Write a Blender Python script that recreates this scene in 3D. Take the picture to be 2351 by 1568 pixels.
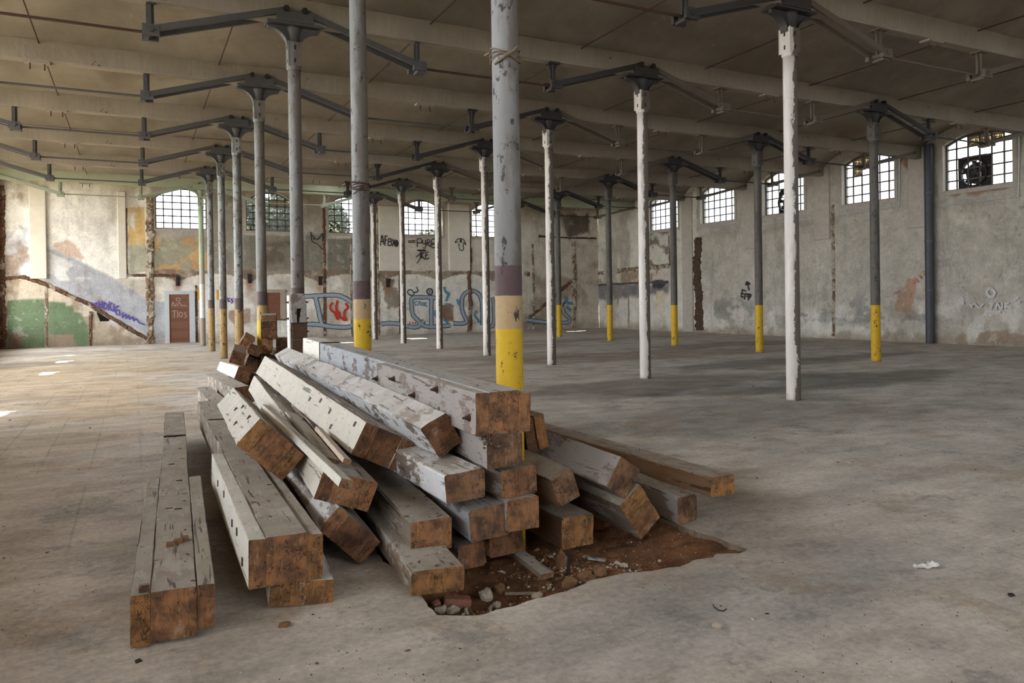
import bpy, bmesh, math, random
import numpy as np
from mathutils import Vector, Matrix, noise as mnoise
R = math.radians
C = bpy.context.scene.collection
SC = bpy.context.scene
for o in list(bpy.data.objects): bpy.data.objects.remove(o)
rnd = random.Random(7)

# ------------------------------------------------------------------ camera
F_PX, YAW, PITCH, ROLL, SY = 1718.0, 0.466765, -0.006805, -0.0142585, 85.37
CAM = np.array([-2.1441, -7.7714, 1.5])
_fw = np.array([math.sin(YAW)*math.cos(PITCH), math.cos(YAW)*math.cos(PITCH), math.sin(PITCH)])
_rt = np.array([math.cos(YAW), -math.sin(YAW), 0.0]); _up = np.cross(_rt, _fw)
_r2 = math.cos(ROLL)*_rt + math.sin(ROLL)*_up; _u2 = -math.sin(ROLL)*_rt + math.cos(ROLL)*_up
cam = bpy.data.cameras.new('camera'); camo = bpy.data.objects.new('camera', cam); C.objects.link(camo)
cam.sensor_width = 36.0; cam.lens = 36.0*F_PX/2351.0; cam.shift_y = -SY/2351.0; cam.clip_end = 300
camo.matrix_world = Matrix(((_r2[0], _u2[0], -_fw[0], CAM[0]), (_r2[1], _u2[1], -_fw[1], CAM[1]), (_r2[2], _u2[2], -_fw[2], CAM[2]), (0, 0, 0, 1)))
SC.camera = camo
# ------------------------------------------------------------------ sky, sun, exposure
EXPOSURE = 0.72
SKY = 12.0
w = bpy.data.worlds.new('sky'); SC.world = w; w.use_nodes = True
bg = w.node_tree.nodes['Background']; bg.inputs[0].default_value = (0.89, 0.95, 1.0, 1); bg.inputs[1].default_value = SKY
sun = bpy.data.lights.new('sun', 'SUN'); sun.energy = 30.0; sun.angle = R(0.55); sun.color = (1, .97, .92)
suno = bpy.data.objects.new('sun', sun); C.objects.link(suno)
suno.rotation_euler = Vector((1.0, 0.10, -1.9)).to_track_quat('-Z', 'Y').to_euler()
SC.view_settings.view_transform = 'Standard'; SC.view_settings.look = 'None'
SC.view_settings.gamma = 1.0; SC.view_settings.use_curve_mapping = False
SC.view_settings.exposure = EXPOSURE
SC.cycles.adaptive_threshold = .035; SC.cycles.max_bounces = 7; SC.cycles.diffuse_bounces = 4; SC.cycles.transparent_max_bounces = 12
SC.cycles.sample_clamp_indirect = 6.0; SC.cycles.caustics_reflective = False; SC.cycles.caustics_refractive = False
SC.cycles.use_denoising = True

def portal(name, loc, rot, sx, sy):      # marks a real opening for the sky light
    l = bpy.data.lights.new(name, 'AREA'); l.shape = 'RECTANGLE'; l.size = sx; l.size_y = sy
    l.cycles.is_portal = True
    o = bpy.data.objects.new(name, l); C.objects.link(o); o.location = loc; o.rotation_euler = rot
    return o

# ------------------------------------------------------------------ geometry of the hall
XL, XR, YN, YF = -6.4, 19.3, -14.0, 23.8
ROWA, ROWB, ROWC, BAY = 0.0, 6.277, 12.61, 3.4895
ZBEAM, ZSPR, ZCROWN = 5.58, 5.84, 6.42
RW0, RW1 = np.array([18.65, 23.8]), np.array([19.3, 5.0])
RWD = (RW1-RW0)/np.linalg.norm(RW1-RW0); RWN = np.array([RWD[1], -RWD[0]])
if RWN[0] > 0: RWN = -RWN            # towards the room
def ray(u, v): return CAM, _fw + (u-1175.5)/F_PX*_r2 - (v-784+SY)/F_PX*_u2
def onz(u, v, z=0.0):
    o, d = ray(u, v); return o + d*(z-o[2])/d[2]
def ony(u, v, y=YF):
    o, d = ray(u, v); return o + d*(y-o[1])/d[1]
def rws(u, v):                        # pixel -> (distance along right wall, height)
    o, d = ray(u, v); t = ((RW0-o[:2])@RWN)/(d[:2]@RWN); p = o + d*t
    return float((p[:2]-RW0)@RWD), float(p[2])
def bws(u, v):
    p = ony(u, v); return float(p[0]), float(p[2])

# ------------------------------------------------------------------ helpers
def tag(o, label=None, cat=None, group=None, kind=None):
    if label: o['label'] = label
    if cat: o['category'] = cat
    if group: o['group'] = group
    if kind: o['kind'] = kind
    return o
def empty(name, loc=(0, 0, 0), mat=None):
    o = bpy.data.objects.new(name, None); o.empty_display_size = .1; C.objects.link(o)
    if mat is not None: o.matrix_world = mat
    else: o.location = loc
    return o
def link(name, me, parent=None, loc=None):
    o = bpy.data.objects.new(name, me); C.objects.link(o)
    if parent is not None: o.parent = parent
    if loc is not None: o.location = loc
    return o
def mesh(name, vs, fs, mats, mi=None, smooth=False):
    me = bpy.data.meshes.new(name); me.from_pydata([tuple(map(float, v)) for v in vs], [], fs)
    for m in (mats if isinstance(mats, (list, tuple)) else [mats]): me.materials.append(m)
    if mi is not None: me.polygons.foreach_set('material_index', mi)
    if smooth: me.polygons.foreach_set('use_smooth', [True]*len(me.polygons))
    me.update(); return me
class MB:
    """collects shapes for ONE mesh"""
    def __init__(s): s.v = []; s.f = []; s.m = []
    def add(s, vs, fs, m=0):
        k = len(s.v); s.v += [tuple(v) for v in vs]; s.f += [tuple(i+k for i in f) for f in fs]; s.m += [m]*len(fs); return s
    def box(s, x0, x1, y0, y1, z0, z1, m=0, M=None):
        vs = [Vector((x, y, z)) for z in (z0, z1) for y in (y0, y1) for x in (x0, x1)]
        if M is not None: vs = [M@v for v in vs]
        return s.add(vs, [(0, 2, 3, 1), (4, 5, 7, 6), (0, 1, 5, 4), (2, 6, 7, 3), (0, 4, 6, 2), (1, 3, 7, 5)], m)
    def bar(s, p, q, wx, wz, m=0, up=Vector((0, 0, 1))):
        p = Vector(p); q = Vector(q); d = (q-p); L = d.length; d.normalize()
        a = d.cross(up)
        if a.length < 1e-4: a = d.cross(Vector((1, 0, 0)))
        a.normalize(); b = a.cross(d)
        M = Matrix((a, d, b)).transposed().to_4x4(); M.translation = p
        return s.box(-wx/2, wx/2, 0, L, -wz/2, wz/2, m, M)
    def tube(s, pts, r, n=8, m=0, caps=True):
        pts = [Vector(p) for p in pts]; rs = r if isinstance(r, (list, tuple)) else [r]*len(pts)
        rings = []; base = len(s.v); prev = None
        for i, p in enumerate(pts):
            d = (pts[min(i+1, len(pts)-1)]-pts[max(i-1, 0)]).normalized()
            a = prev - d*prev.dot(d) if prev is not None else d.cross(Vector((0, 0, 1)) if abs(d.z) < .9 else Vector((1, 0, 0)))
            a.normalize(); prev = a; b = d.cross(a)
            for k in range(n):
                t = 2*math.pi*k/n; s.v.append(tuple(p+(a*math.cos(t)+b*math.sin(t))*rs[i]))
        for i in range(len(pts)-1):
            for k in range(n):
                s.f.append((base+i*n+k, base+i*n+(k+1) % n, base+(i+1)*n+(k+1) % n, base+(i+1)*n+k)); s.m.append(m)
        if caps:
            s.f.append(tuple(base+k for k in range(n))[::-1]); s.m.append(m)
            s.f.append(tuple(base+(len(pts)-1)*n+k for k in range(n))); s.m.append(m)
        return s
    def prism(s, poly, y0, y1, m=0, axis='y'):
        n = len(poly); f = (lambda a, b, c: (a, c, b)) if axis == 'y' else ((lambda a, b, c: (c, a, b)) if axis == 'x' else (lambda a, b, c: (a, b, c)))
        vs = [f(a, b, y0) for a, b in poly]+[f(a, b, y1) for a, b in poly]
        return s.add(vs, [tuple(range(n)), tuple(range(2*n-1, n-1, -1))]+[(i, i+n, (i+1) % n+n, (i+1) % n) for i in range(n)], m)
    def build(s, name, mats, parent=None, loc=None, smooth=False):
        me = mesh(name, s.v, s.f, mats, s.m, smooth)
        bm = bmesh.new(); bm.from_mesh(me); bmesh.ops.recalc_face_normals(bm, faces=bm.faces); bm.to_mesh(me); bm.free()
        return link(name, me, parent, loc)
def copy_tree(o, parent=None):
    c = o.copy(); C.objects.link(c); c.parent = parent
    for ch in list(o.children): copy_tree(ch, c)
    return c
# numpy value noise
_rng = np.random.default_rng(11)
_T = _rng.random((64, 64, 64)).astype(np.float32)
def vnoise(x, y, z=0.0):
    x = np.asarray(x, float); y = np.asarray(y, float); z = np.asarray(z, float)+np.zeros_like(x)
    xi, yi, zi = np.floor(x).astype(int), np.floor(y).astype(int), np.floor(z).astype(int)
    fx, fy, fz = x-xi, y-yi, z-zi
    fx, fy, fz = (t*t*(3-2*t) for t in (fx, fy, fz))
    r = 0
    for a in (0, 1):
        for b in (0, 1):
            for c in (0, 1):
                r = r + _T[(xi+a) % 64, (yi+b) % 64, (zi+c) % 64]*(fx if a else 1-fx)*(fy if b else 1-fy)*(fz if c else 1-fz)
    return r
def fbm(x, y, z=0.0, o=4):
    r = 0; a = .5; s = 0
    for k in range(o):
        r = r + a*vnoise(np.asarray(x)*2**k+17*k, np.asarray(y)*2**k+5*k, z*2**k+3*k); s += a; a *= .5
    return r/s
def sstep(a, b, x):
    t = np.clip((x-a)/(b-a), 0, 1); return t*t*(3-2*t)
def srgb(*c):
    if len(c) == 1: c = c[0]
    return tuple((x/255/12.92 if x/255 <= .04045 else ((x/255+.055)/1.055)**2.4) for x in c)

# ------------------------------------------------------------------ materials
class NT:
    def __init__(s, name):
        s.mat = bpy.data.materials.new(name); s.mat.use_nodes = True; s.t = s.mat.node_tree; s.n = s.t.nodes
        s.b = s.n['Principled BSDF']; s.b.inputs['Roughness'].default_value = .85; s.b.inputs['Specular IOR Level'].default_value = .3
        s.tc = s.n.new('ShaderNodeTexCoord')
    def set(s, inp, v):
        if hasattr(v, 'is_linked') or isinstance(v, bpy.types.NodeSocket): s.t.links.new(v, inp)
        elif isinstance(v, (tuple, list)): inp.default_value = tuple(v)+((1,) if len(v) == 3 and inp.type == 'RGBA' else ())
        else: inp.default_value = v
    def vec(s, scale=(1, 1, 1), src='Object', off=None):
        m = s.n.new('ShaderNodeMapping'); m.inputs['Scale'].default_value = scale
        s.t.links.new(s.tc.outputs[src] if isinstance(src, str) else src, m.inputs[0])
        if off is not None: s.set(m.inputs['Location'], off)
        return m.outputs[0]
    def noise(s, scale, vec=None, detail=4, rough=.6, dist=0, out=0):
        x = s.n.new('ShaderNodeTexNoise'); x.inputs['Scale'].default_value = scale; x.inputs['Detail'].default_value = detail
        x.inputs['Roughness'].default_value = rough; x.inputs['Distortion'].default_value = dist
        s.t.links.new(vec if vec is not None else s.tc.outputs['Object'], x.inputs['Vector']); return x.outputs[out]
    def math(s, op, a, b=0.0, c=None, clamp=False):
        x = s.n.new('ShaderNodeMath'); x.operation = op; x.use_clamp = clamp; s.set(x.inputs[0], a); s.set(x.inputs[1], b)
        if c is not None: s.set(x.inputs[2], c)
        return x.outputs[0]
    def rng(s, v, a, b, c=0.0, d=1.0):
        x = s.n.new('ShaderNodeMapRange'); x.interpolation_type = 'SMOOTHSTEP'
        for i, q in enumerate((v, a, b, c, d)): s.set(x.inputs[i], q)
        return x.outputs[0]
    def mix(s, f, a, b, bt='MIX'):
        x = s.n.new('ShaderNodeMix'); x.data_type = 'RGBA'; x.blend_type = bt
        s.set(x.inputs[0], f); s.set(x.inputs[6], a); s.set(x.inputs[7], b); return x.outputs[2]
    def mul(s, col, f):
        x = s.n.new('ShaderNodeVectorMath'); x.operation = 'SCALE'; s.set(x.inputs[0], col); s.set(x.inputs['Scale'], f); return x.outputs[0]
    def sep(s, v):
        x = s.n.new('ShaderNodeSeparateXYZ'); s.t.links.new(v, x.inputs[0]); return x.outputs
    def normal(s):
        g = s.n.new('ShaderNodeNewGeometry'); return s.sep(g.outputs['Normal'])
    def rand(s):
        x = s.n.new('ShaderNodeObjectInfo'); return x.outputs['Random']
    def attr(s, name='Col'):
        x = s.n.new('ShaderNodeAttribute'); x.attribute_name = name; return x.outputs['Color']
    def done(s, col, rough=None, bump=None, dist=.01, strength=.6, metal=None):
        s.set(s.b.inputs['Base Color'], col)
        if rough is not None: s.set(s.b.inputs['Roughness'], rough)
        if metal is not None: s.set(s.b.inputs['Metallic'], metal)
        if bump is not None:
            x = s.n.new('ShaderNodeBump'); x.inputs['Distance'].default_value = dist; x.inputs['Strength'].default_value = strength
            s.t.links.new(bump, x.inputs['Height']); s.t.links.new(x.outputs[0], s.b.inputs['Normal'])
        return s.mat

def m_plain(name, col, var=.18, scale=9, rough=.85, bump=.004, metal=0):
    n = NT(name); a = n.noise(scale, detail=5)
    f = n.math('MULTIPLY_ADD', a, 2*var, 1-var)
    return n.done(n.mul(col, f), rough, a, bump, .5, metal)

def m_timber(name, paint, cover, wood=srgb(128, 112, 96), dust=.6):
    """weathered sawn timber, paint worn off in long flakes, dust on what faces up"""
    n = NT(name); r = n.rand()
    off = n.n.new('ShaderNodeCombineXYZ')
    for i, k in enumerate((13.0, 31.0, 7.0)): n.t.links.new(n.math('MULTIPLY', r, k), off.inputs[i])
    v = n.vec((1, 1, 1), off=off.outputs[0]); vs = n.vec((1, .055, 1), src=v)
    fine = n.noise(120, vs, 4, .65); mid = n.noise(30, vs, 3, .6)
    blot = n.noise(3.2, v, 5, .62); flake = n.noise(17, n.vec((1, .28, 1), src=v), 6, .72)
    wood2 = n.mix(mid, n.mul(wood, .62), n.mul(wood, 1.25))
    wood2 = n.mix(n.rng(blot, .42, .7), wood2, n.mul((wood[0]*1.05, wood[1]*.86, wood[2]*.70), .85))
    k = n.math('ADD', n.math('MULTIPLY', blot, .55), n.math('MULTIPLY', flake, .45))
    pm = n.rng(k, .60-.24*cover, .64-.24*cover)
    pcol = n.mix(n.noise(6, v, 4), n.mul(paint, .80), n.mul(paint, 1.10))
    if cover <= 0: col = wood2
    else: col = n.mix(pm, wood2, pcol)
    nz = n.normal()[2]
    dm = n.math('MULTIPLY', n.rng(nz, .35, .9), n.rng(n.noise(7, v, 5), .25, .62, dust*.5, dust*1.25), clamp=True)
    col = n.mix(dm, col, n.mix(n.noise(60, v, 3), srgb(150, 141, 130), srgb(186, 178, 167)))
    crack = n.rng(n.noise(26, n.vec((1, .07, 1), src=v), 4, .6, .5), .335, .375)
    dark = n.rng(n.noise(42, n.vec((.5, .35, 1), src=v), 6, .75), .345, .40)
    col = n.mul(col, n.math('MULTIPLY', n.math('MULTIPLY_ADD', crack, .62, .38), n.math('MULTIPLY_ADD', dark, .6, .4)))
    hgt = n.math('ADD', n.math('MULTIPLY', crack, .7), n.math('ADD', n.math('MULTIPLY', fine, .25), n.math('MULTIPLY', pm if cover > 0 else mid, .18)))
    return n.done(col, .88, hgt, .006, .7)

def m_endgrain(name, tint=(1, 1, 1), dirt=.35):
    n = NT(name); r = n.rand()
    off = n.n.new('ShaderNodeCombineXYZ')
    n.t.links.new(n.math('MULTIPLY_ADD', r, .5, -.25), off.inputs[0]); n.t.links.new(n.math('MULTIPLY', r, 19), off.inputs[1])
    n.t.links.new(n.math('SINE', n.math('MULTIPLY', r, 40)), off.inputs[2])
    v = n.vec((1, 1, 1), off=off.outputs[0]); xyz = n.sep(v)
    cz = n.math('MULTIPLY_ADD', n.math('SINE', n.math('MULTIPLY', r, 40)), -.82, xyz[2])
    wob = n.noise(9, v, 3)
    rad = n.math('ADD', n.math('POWER', n.math('ADD', n.math('MULTIPLY', xyz[0], xyz[0]), n.math('MULTIPLY', cz, cz)), .5), n.math('MULTIPLY', wob, .05))
    rings = n.math('MULTIPLY_ADD', n.math('SINE', n.math('MULTIPLY', rad, 900)), .5, .5)
    big = n.noise(11, v, 5, .6); streak = n.noise(60, n.vec((1, 1, .12), src=v), 4, .6); spot = n.noise(140, v, 3)
    a = tuple(x*y for x, y in zip(srgb(146, 107, 76), tint)); b = tuple(x*y for x, y in zip(srgb(94, 71, 54), tint)); c = tuple(x*y for x, y in zip(srgb(170, 122, 78), tint))
    col = n.mix(n.rng(big, .36, .62), b, a)
    col = n.mix(n.math('MULTIPLY', n.rng(streak, .5, .66), .42), col, c)
    col = n.mul(col, n.math('MULTIPLY_ADD', rings, .30, .78))
    col = n.mul(col, n.math('MULTIPLY_ADD', n.rng(n.noise(90, n.vec((1, 1, .3), src=v), 5, .75), .36, .5), .24, .76))
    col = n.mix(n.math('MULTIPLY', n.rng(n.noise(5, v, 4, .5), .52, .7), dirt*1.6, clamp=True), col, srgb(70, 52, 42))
    col = n.mix(n.math('MULTIPLY', n.rng(n.noise(19, n.vec((1, 1, .5), src=v), 7, .8), .57, .66), .5), col, srgb(164, 150, 134))
    # drying checks: fine dark lines running out from the pith, and a few across
    ang = n.math('ARCTAN2', xyz[0], cz); lin = n.math('SINE', n.math('ADD', n.math('MULTIPLY', ang, 26), n.math('MULTIPLY', n.noise(16, v, 4), 16)))
    brk = n.rng(n.noise(14, n.vec((1, 1, 1), src=v), 4, .7), .52, .58)
    ck = n.math('SUBTRACT', 1, n.math('MULTIPLY', n.rng(lin, .955, .99), brk))
    l2 = n.math('ABSOLUTE', n.math('SUBTRACT', n.noise(4.5, n.vec((1, 1, .6), src=v), 5, .6), .5))
    ck2 = n.math('MULTIPLY', ck, n.rng(l2, .0015, .006))
    col = n.mul(col, n.math('MULTIPLY_ADD', ck2, .62, .38))
    hgt = n.math('ADD', n.math('MULTIPLY', ck2, .8), n.math('ADD', n.math('MULTIPLY', streak, .4), n.math('MULTIPLY', spot, .25)))
    return n.done(col, .9, hgt, .004, .6)

WOODS = {
 'gray': m_timber('weathered_gray_timber', srgb(172, 166, 160), .35, srgb(136, 124, 112)),
 'white': m_timber('white_painted_timber', srgb(226, 222, 212), 1.15, srgb(140, 122, 104), .45),
 'ivory': m_timber('ivory_painted_timber', srgb(214, 208, 197), 1.0, srgb(134, 116, 98), .5),
 'flaking': m_timber('flaking_white_timber', srgb(214, 214, 216), .62, srgb(118, 106, 96), .6),
 'blue': m_timber('blue_gray_painted_timber', srgb(164, 166, 170), .72, srgb(120, 110, 104), .6),
 'lavender': m_timber('mauve_gray_timber', srgb(158, 151, 147), .66, srgb(128, 114, 106), .6),
 'brown': m_timber('raw_brown_timber', srgb(150, 130, 112), .2, srgb(128, 100, 76), .6),
 'dark': m_timber('dark_brown_timber', srgb(110, 92, 78), .15, srgb(92, 70, 55), .35),
 'pink': m_timber('pale_pine_lath', srgb(214, 196, 178), 1.2, srgb(196, 170, 146), .3),
}
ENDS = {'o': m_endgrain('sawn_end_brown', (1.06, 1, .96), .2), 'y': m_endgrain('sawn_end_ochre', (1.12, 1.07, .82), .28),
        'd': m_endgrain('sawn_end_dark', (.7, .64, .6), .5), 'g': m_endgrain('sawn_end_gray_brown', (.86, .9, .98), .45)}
M_RUST = m_plain('rusty_iron', srgb(74, 52, 42), .4, 60, .8)
M_IRON = m_plain('dark_iron', srgb(52, 48, 46), .3, 30, .6, metal=.3)

def m_vcol(name, var=.14, bump=.006, brick=False):
    n = NT(name); v = n.tc.outputs['Object']
    a = n.noise(1.6, v, 7, .68); b = n.noise(14, v, 6, .7); c = n.noise(90, v, 3)
    f = n.math('ADD', n.math('MULTIPLY_ADD', n.rng(a, .3, .7), .26, .85), n.math('MULTIPLY_ADD', n.rng(b, .3, .7), .22, -.10))
    col = n.mul(n.attr(), f)
    st = n.noise(3, n.vec((1, 1, .12)), 6, .7); col = n.mix(n.math('MULTIPLY', n.rng(st, .53, .62), .35), col, n.mul(col, .62))
    cr = n.math('ABSOLUTE', n.math('SUBTRACT', n.noise(1.1, v, 6, .62), .5)); col = n.mul(col, n.math('MULTIPLY_ADD', n.rng(cr, .0008, .003), .4, .6))
    hole = n.rng(n.noise(5, v, 7, .8), .375, .395)
    col = n.mul(col, n.math('MULTIPLY_ADD', hole, .25, .75))
    col = n.mix(n.math('MULTIPLY', n.rng(n.noise(2.3, v, 8, .78), .565, .60), .3), col, srgb(214, 206, 194))
    h = n.math('ADD', n.math('MULTIPLY', b, .6), n.math('ADD', n.math('MULTIPLY', hole, .5), n.math('MULTIPLY', c, .15)))
    return n.done(col, .92, h, bump, .6)
M_WALL = m_vcol('old_plaster', .13, .012)
def m_ceiling():
    n = NT('vault_plaster'); v = n.tc.outputs['Object']
    a = n.noise(.5, v, 6, .6); b = n.noise(5, v, 7, .7); c = n.noise(60, v, 3)
    col = n.mix(n.rng(a, .3, .7), srgb(126, 117, 106), srgb(160, 150, 138))
    col = n.mul(col, n.math('MULTIPLY_ADD', b, .36, .82))
    col = n.mix(n.math('MULTIPLY', n.rng(n.noise(.9, v, 6, .7), .58, .72), .38), col, srgb(116, 100, 84))
    col = n.mix(n.math('MULTIPLY', n.rng(n.noise(2.1, v, 7, .8), .63, .67), .3), col, srgb(206, 190, 166))
    col = n.mix(n.math('MULTIPLY', n.rng(n.noise(.35, v, 5, .5), .64, .74), .5), col, srgb(110, 84, 50))
    return n.done(col, .93, n.math('ADD', n.math('MULTIPLY', b, .7), n.math('MULTIPLY', c, .2)), .012, .5)
M_CEIL = m_ceiling()
def m_beam():
    n = NT('plastered_beam'); v = n.tc.outputs['Object']
    st = n.noise(22, n.vec((1, 1, .08)), 4, .7)
    col = n.mix(n.noise(1.2, v, 6, .7), srgb(122, 112, 100), srgb(166, 155, 142))
    col = n.mul(col, n.math('MULTIPLY_ADD', st, .5, .74))
    spot = n.rng(n.noise(6, v, 4, .6), .27, .3)
    col = n.mul(col, n.math('MULTIPLY_ADD', spot, .65, .35))
    return n.done(col, .93, n.math('ADD', n.noise(16, v, 5, .7), spot), .012, .6)
M_BEAM = m_beam(); 
M_BEAMG = m_plain('green_washed_beam', srgb(156, 160, 138), .2, 4)
M_STEEL = m_plain('gray_painted_iron', srgb(84, 81, 80), .28, 12, .55, .003, .15)
M_STEELG = m_plain('pale_green_iron', srgb(150, 156, 136), .2, 12, .6, .003, .1)
M_STEELD = m_plain('dark_gray_iron', srgb(62, 58, 57), .28, 12, .55, .003, .15)
M_STEELB = m_plain('beige_painted_iron', srgb(100, 90, 79), .22, 12, .7, .003, .0)

def m_column(name, bands, worn, wornc, flake=.36, side=0.0):
    """bands: [(top z, colour)] from the floor up; coordinates are the column's own"""
    n = NT(name); v = n.tc.outputs['Object']; x, y, z = n.sep(v)
    r = n.rand(); off = n.n.new('ShaderNodeCombineXYZ')
    n.t.links.new(n.math('MULTIPLY', r, 23), off.inputs[2]); n.t.links.new(n.math('MULTIPLY', r, 11), off.inputs[0])
    vv = n.vec((1, 1, 1), off=off.outputs[0])
    edge = n.math('MULTIPLY_ADD', n.noise(30, vv, 4), .014, z)
    st = n.noise(9, n.vec((1, 1, .16), src=vv), 6, .7); fl = n.noise(13, n.vec((1, 1, .6), src=vv), 7, .75)
    col = bands[-1][1]; col = n.mix(st, n.mul(col, .55), n.mul(col, 1.32))
    wear_shade = n.rng(n.math('MULTIPLY_ADD', y, -.7, n.math('MULTIPLY_ADD', x, 1.5, n.noise(2.6, n.vec((1.6, 1.6, .45), src=vv), 7, .7))), .44, .60)  # wear plus painted shade, heavier towards +x, the unlit side
    col = n.mix(n.math('MULTIPLY', wear_shade, .75), col, n.mix(st, n.mul(worn, .6), worn))
    for zt, c in reversed(bands[:-1]):
        f = n.rng(edge, zt+.003, zt-.003)
        cc = n.mix(n.noise(22, vv, 5), n.mul(c, .82), n.mul(c, 1.12))
        col = n.mix(f, col, cc)
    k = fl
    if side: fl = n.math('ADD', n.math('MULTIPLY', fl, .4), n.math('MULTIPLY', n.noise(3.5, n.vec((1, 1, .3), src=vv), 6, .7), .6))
    if side: k = n.math('MULTIPLY_ADD', y, side*.6, n.math('MULTIPLY_ADD', x, -side, fl))  # peeled paint, with shade painted in by baring more of the unlit +x side
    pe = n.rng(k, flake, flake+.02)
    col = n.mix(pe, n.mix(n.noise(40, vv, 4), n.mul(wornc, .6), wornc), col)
    base = n.rng(n.math('MULTIPLY_ADD', n.noise(8, vv, 4), .35, z), .28, .1)
    col = n.mix(n.math('MULTIPLY', base, .6), col, srgb(96, 82, 70))
    return n.done(col, .6, n.math('ADD', n.math('MULTIPLY', pe, .6), n.math('MULTIPLY', st, .5)), .004, .6)
YEL = srgb(196, 160, 34)
GRY = srgb(124, 122, 119)
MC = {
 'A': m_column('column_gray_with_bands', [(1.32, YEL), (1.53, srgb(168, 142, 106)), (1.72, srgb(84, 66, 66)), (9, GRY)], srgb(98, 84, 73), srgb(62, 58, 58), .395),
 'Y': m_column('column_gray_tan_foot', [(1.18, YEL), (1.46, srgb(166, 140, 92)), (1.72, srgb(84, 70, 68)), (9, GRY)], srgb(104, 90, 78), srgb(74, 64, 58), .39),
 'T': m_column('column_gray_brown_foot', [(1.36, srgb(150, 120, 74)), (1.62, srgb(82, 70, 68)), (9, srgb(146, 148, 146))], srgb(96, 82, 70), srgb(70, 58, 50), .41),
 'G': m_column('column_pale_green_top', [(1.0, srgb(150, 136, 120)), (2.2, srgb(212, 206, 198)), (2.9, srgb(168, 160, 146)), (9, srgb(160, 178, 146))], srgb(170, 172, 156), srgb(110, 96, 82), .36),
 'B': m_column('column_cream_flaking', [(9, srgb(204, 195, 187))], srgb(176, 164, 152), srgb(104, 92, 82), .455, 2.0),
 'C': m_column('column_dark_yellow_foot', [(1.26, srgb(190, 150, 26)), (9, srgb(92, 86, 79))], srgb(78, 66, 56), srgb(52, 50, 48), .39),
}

# floor
def m_floor():
    n = NT('dusty_concrete'); v = n.tc.outputs['Object']
    big = n.noise(.35, v, 6, .62); med = n.noise(1.7, n.vec((.8, 1.5, 1)), 7, .7); fin = n.noise(26, v, 6, .75); gr = n.noise(160, v, 3)
    col = n.mul(n.attr(), n.math('MULTIPLY_ADD', n.rng(med, .3, .7), .5, .76))
    col = n.mix(n.math('MULTIPLY', n.rng(big, .5, .7), .35), col, n.mul(col, .62))
    col = n.mix(n.math('MULTIPLY', n.rng(n.noise(.9, v, 8, .75), .52, .62), .4), col, srgb(150, 122, 92))
    col = n.mix(n.math('MULTIPLY', n.rng(n.noise(1.3, n.vec((1, 1, 1), off=(9, 4, 0)), 8, .8), .54, .62), .45), col, srgb(112, 110, 110))
    col = n.mul(col, n.math('MULTIPLY_ADD', n.rng(fin, .3, .7), .34, .82))
    sp = n.rng(n.noise(26, n.vec((1, 1.3, 1)), 7, .82), .35, .385)
    col = n.mul(col, n.math('MULTIPLY_ADD', sp, .45, .55))
    xyz = n.sep(v); wx = n.math('MULTIPLY_ADD', n.noise(3, v, 2), .03, xyz[0]); wy = n.math('MULTIPLY_ADD', n.noise(3, v, 2), .03, xyz[1])
    gx_ = n.math('PINGPONG', wx, .21); gy_ = n.math('PINGPONG', wy, .42)
    ln = n.math('MINIMUM', gx_, gy_); area = n.math('MULTIPLY', n.rng(xyz[0], -1.2, -2.4), n.rng(n.noise(.5, n.vec((1, 1, 1), off=(2, 2, 2)), 3), .42, .54))
    col = n.mul(col, n.math('SUBTRACT', 1, n.math('MULTIPLY', n.math('MULTIPLY', n.rng(ln, .014, .004), area), .17)))
    ws = n.rng(n.noise(30, n.vec((1, 1, 1), off=(3, 8, 1)), 5, .8), .655, .675)
    col = n.mix(n.math('MULTIPLY', ws, .7), col, srgb(206, 200, 190))
    return n.done(col, .9, n.math('ADD', n.math('MULTIPLY', fin, .6), n.math('ADD', n.math('MULTIPLY', gr, .25), n.math('MULTIPLY', sp, .4))), .005, .55)
M_FLOOR = m_floor()
def m_dirt():
    n = NT('red_earth'); v = n.tc.outputs['Object']
    a = n.noise(6, v, 7, .7); b = n.noise(55, v, 6, .75)
    col = n.mix(n.rng(a, .3, .7), srgb(96, 66, 46), srgb(158, 110, 74))
    col = n.mul(col, n.math('MULTIPLY_ADD', b, .7, .65))
    col = n.mix(n.math('MULTIPLY', n.rng(n.noise(40, v, 4, .8), .64, .68), .6), col, srgb(180, 166, 148))
    return n.done(col, .95, n.math('ADD', n.math('MULTIPLY', a, .5), b), .02, .9)
M_DIRT = m_dirt()
M_STONE = m_plain('pale_stone', srgb(176, 164, 148), .3, 30, .95, .006)
M_CLOD = m_plain('brown_clod', srgb(120, 90, 66), .35, 30, .95, .006)
M_BRICKR = m_plain('red_brick_fragment', srgb(142, 96, 80), .3, 40, .95, .006)
def m_scar(name, a, b, k):
    n = NT(name); v = n.tc.outputs['Object']
    x = n.noise(2.6, v, 7, .78); y = n.noise(13, v, 6, .75)
    col = n.mix(n.rng(y, .38, .6), n.mul(a, .55), n.mul(a, 1.25))
    col = n.mix(n.rng(x, k, k+.04), col, n.mix(y, n.mul(b, .75), b))
    return n.done(col, .95, n.math('ADD', x, y), .05, .9)
M_SCAR = m_scar('broken_brick_scar', srgb(132, 110, 90), srgb(196, 184, 166), .49)
M_SCARR = m_scar('rusty_brown_scar', srgb(112, 82, 62), srgb(180, 164, 146), .55)
M_FRAME = m_plain('window_iron', srgb(92, 84, 78), .3, 12, .8)
M_REVEAL = m_plain('window_reveal_plaster', srgb(170, 160, 148), .25, 6, .9, .01)
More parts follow.
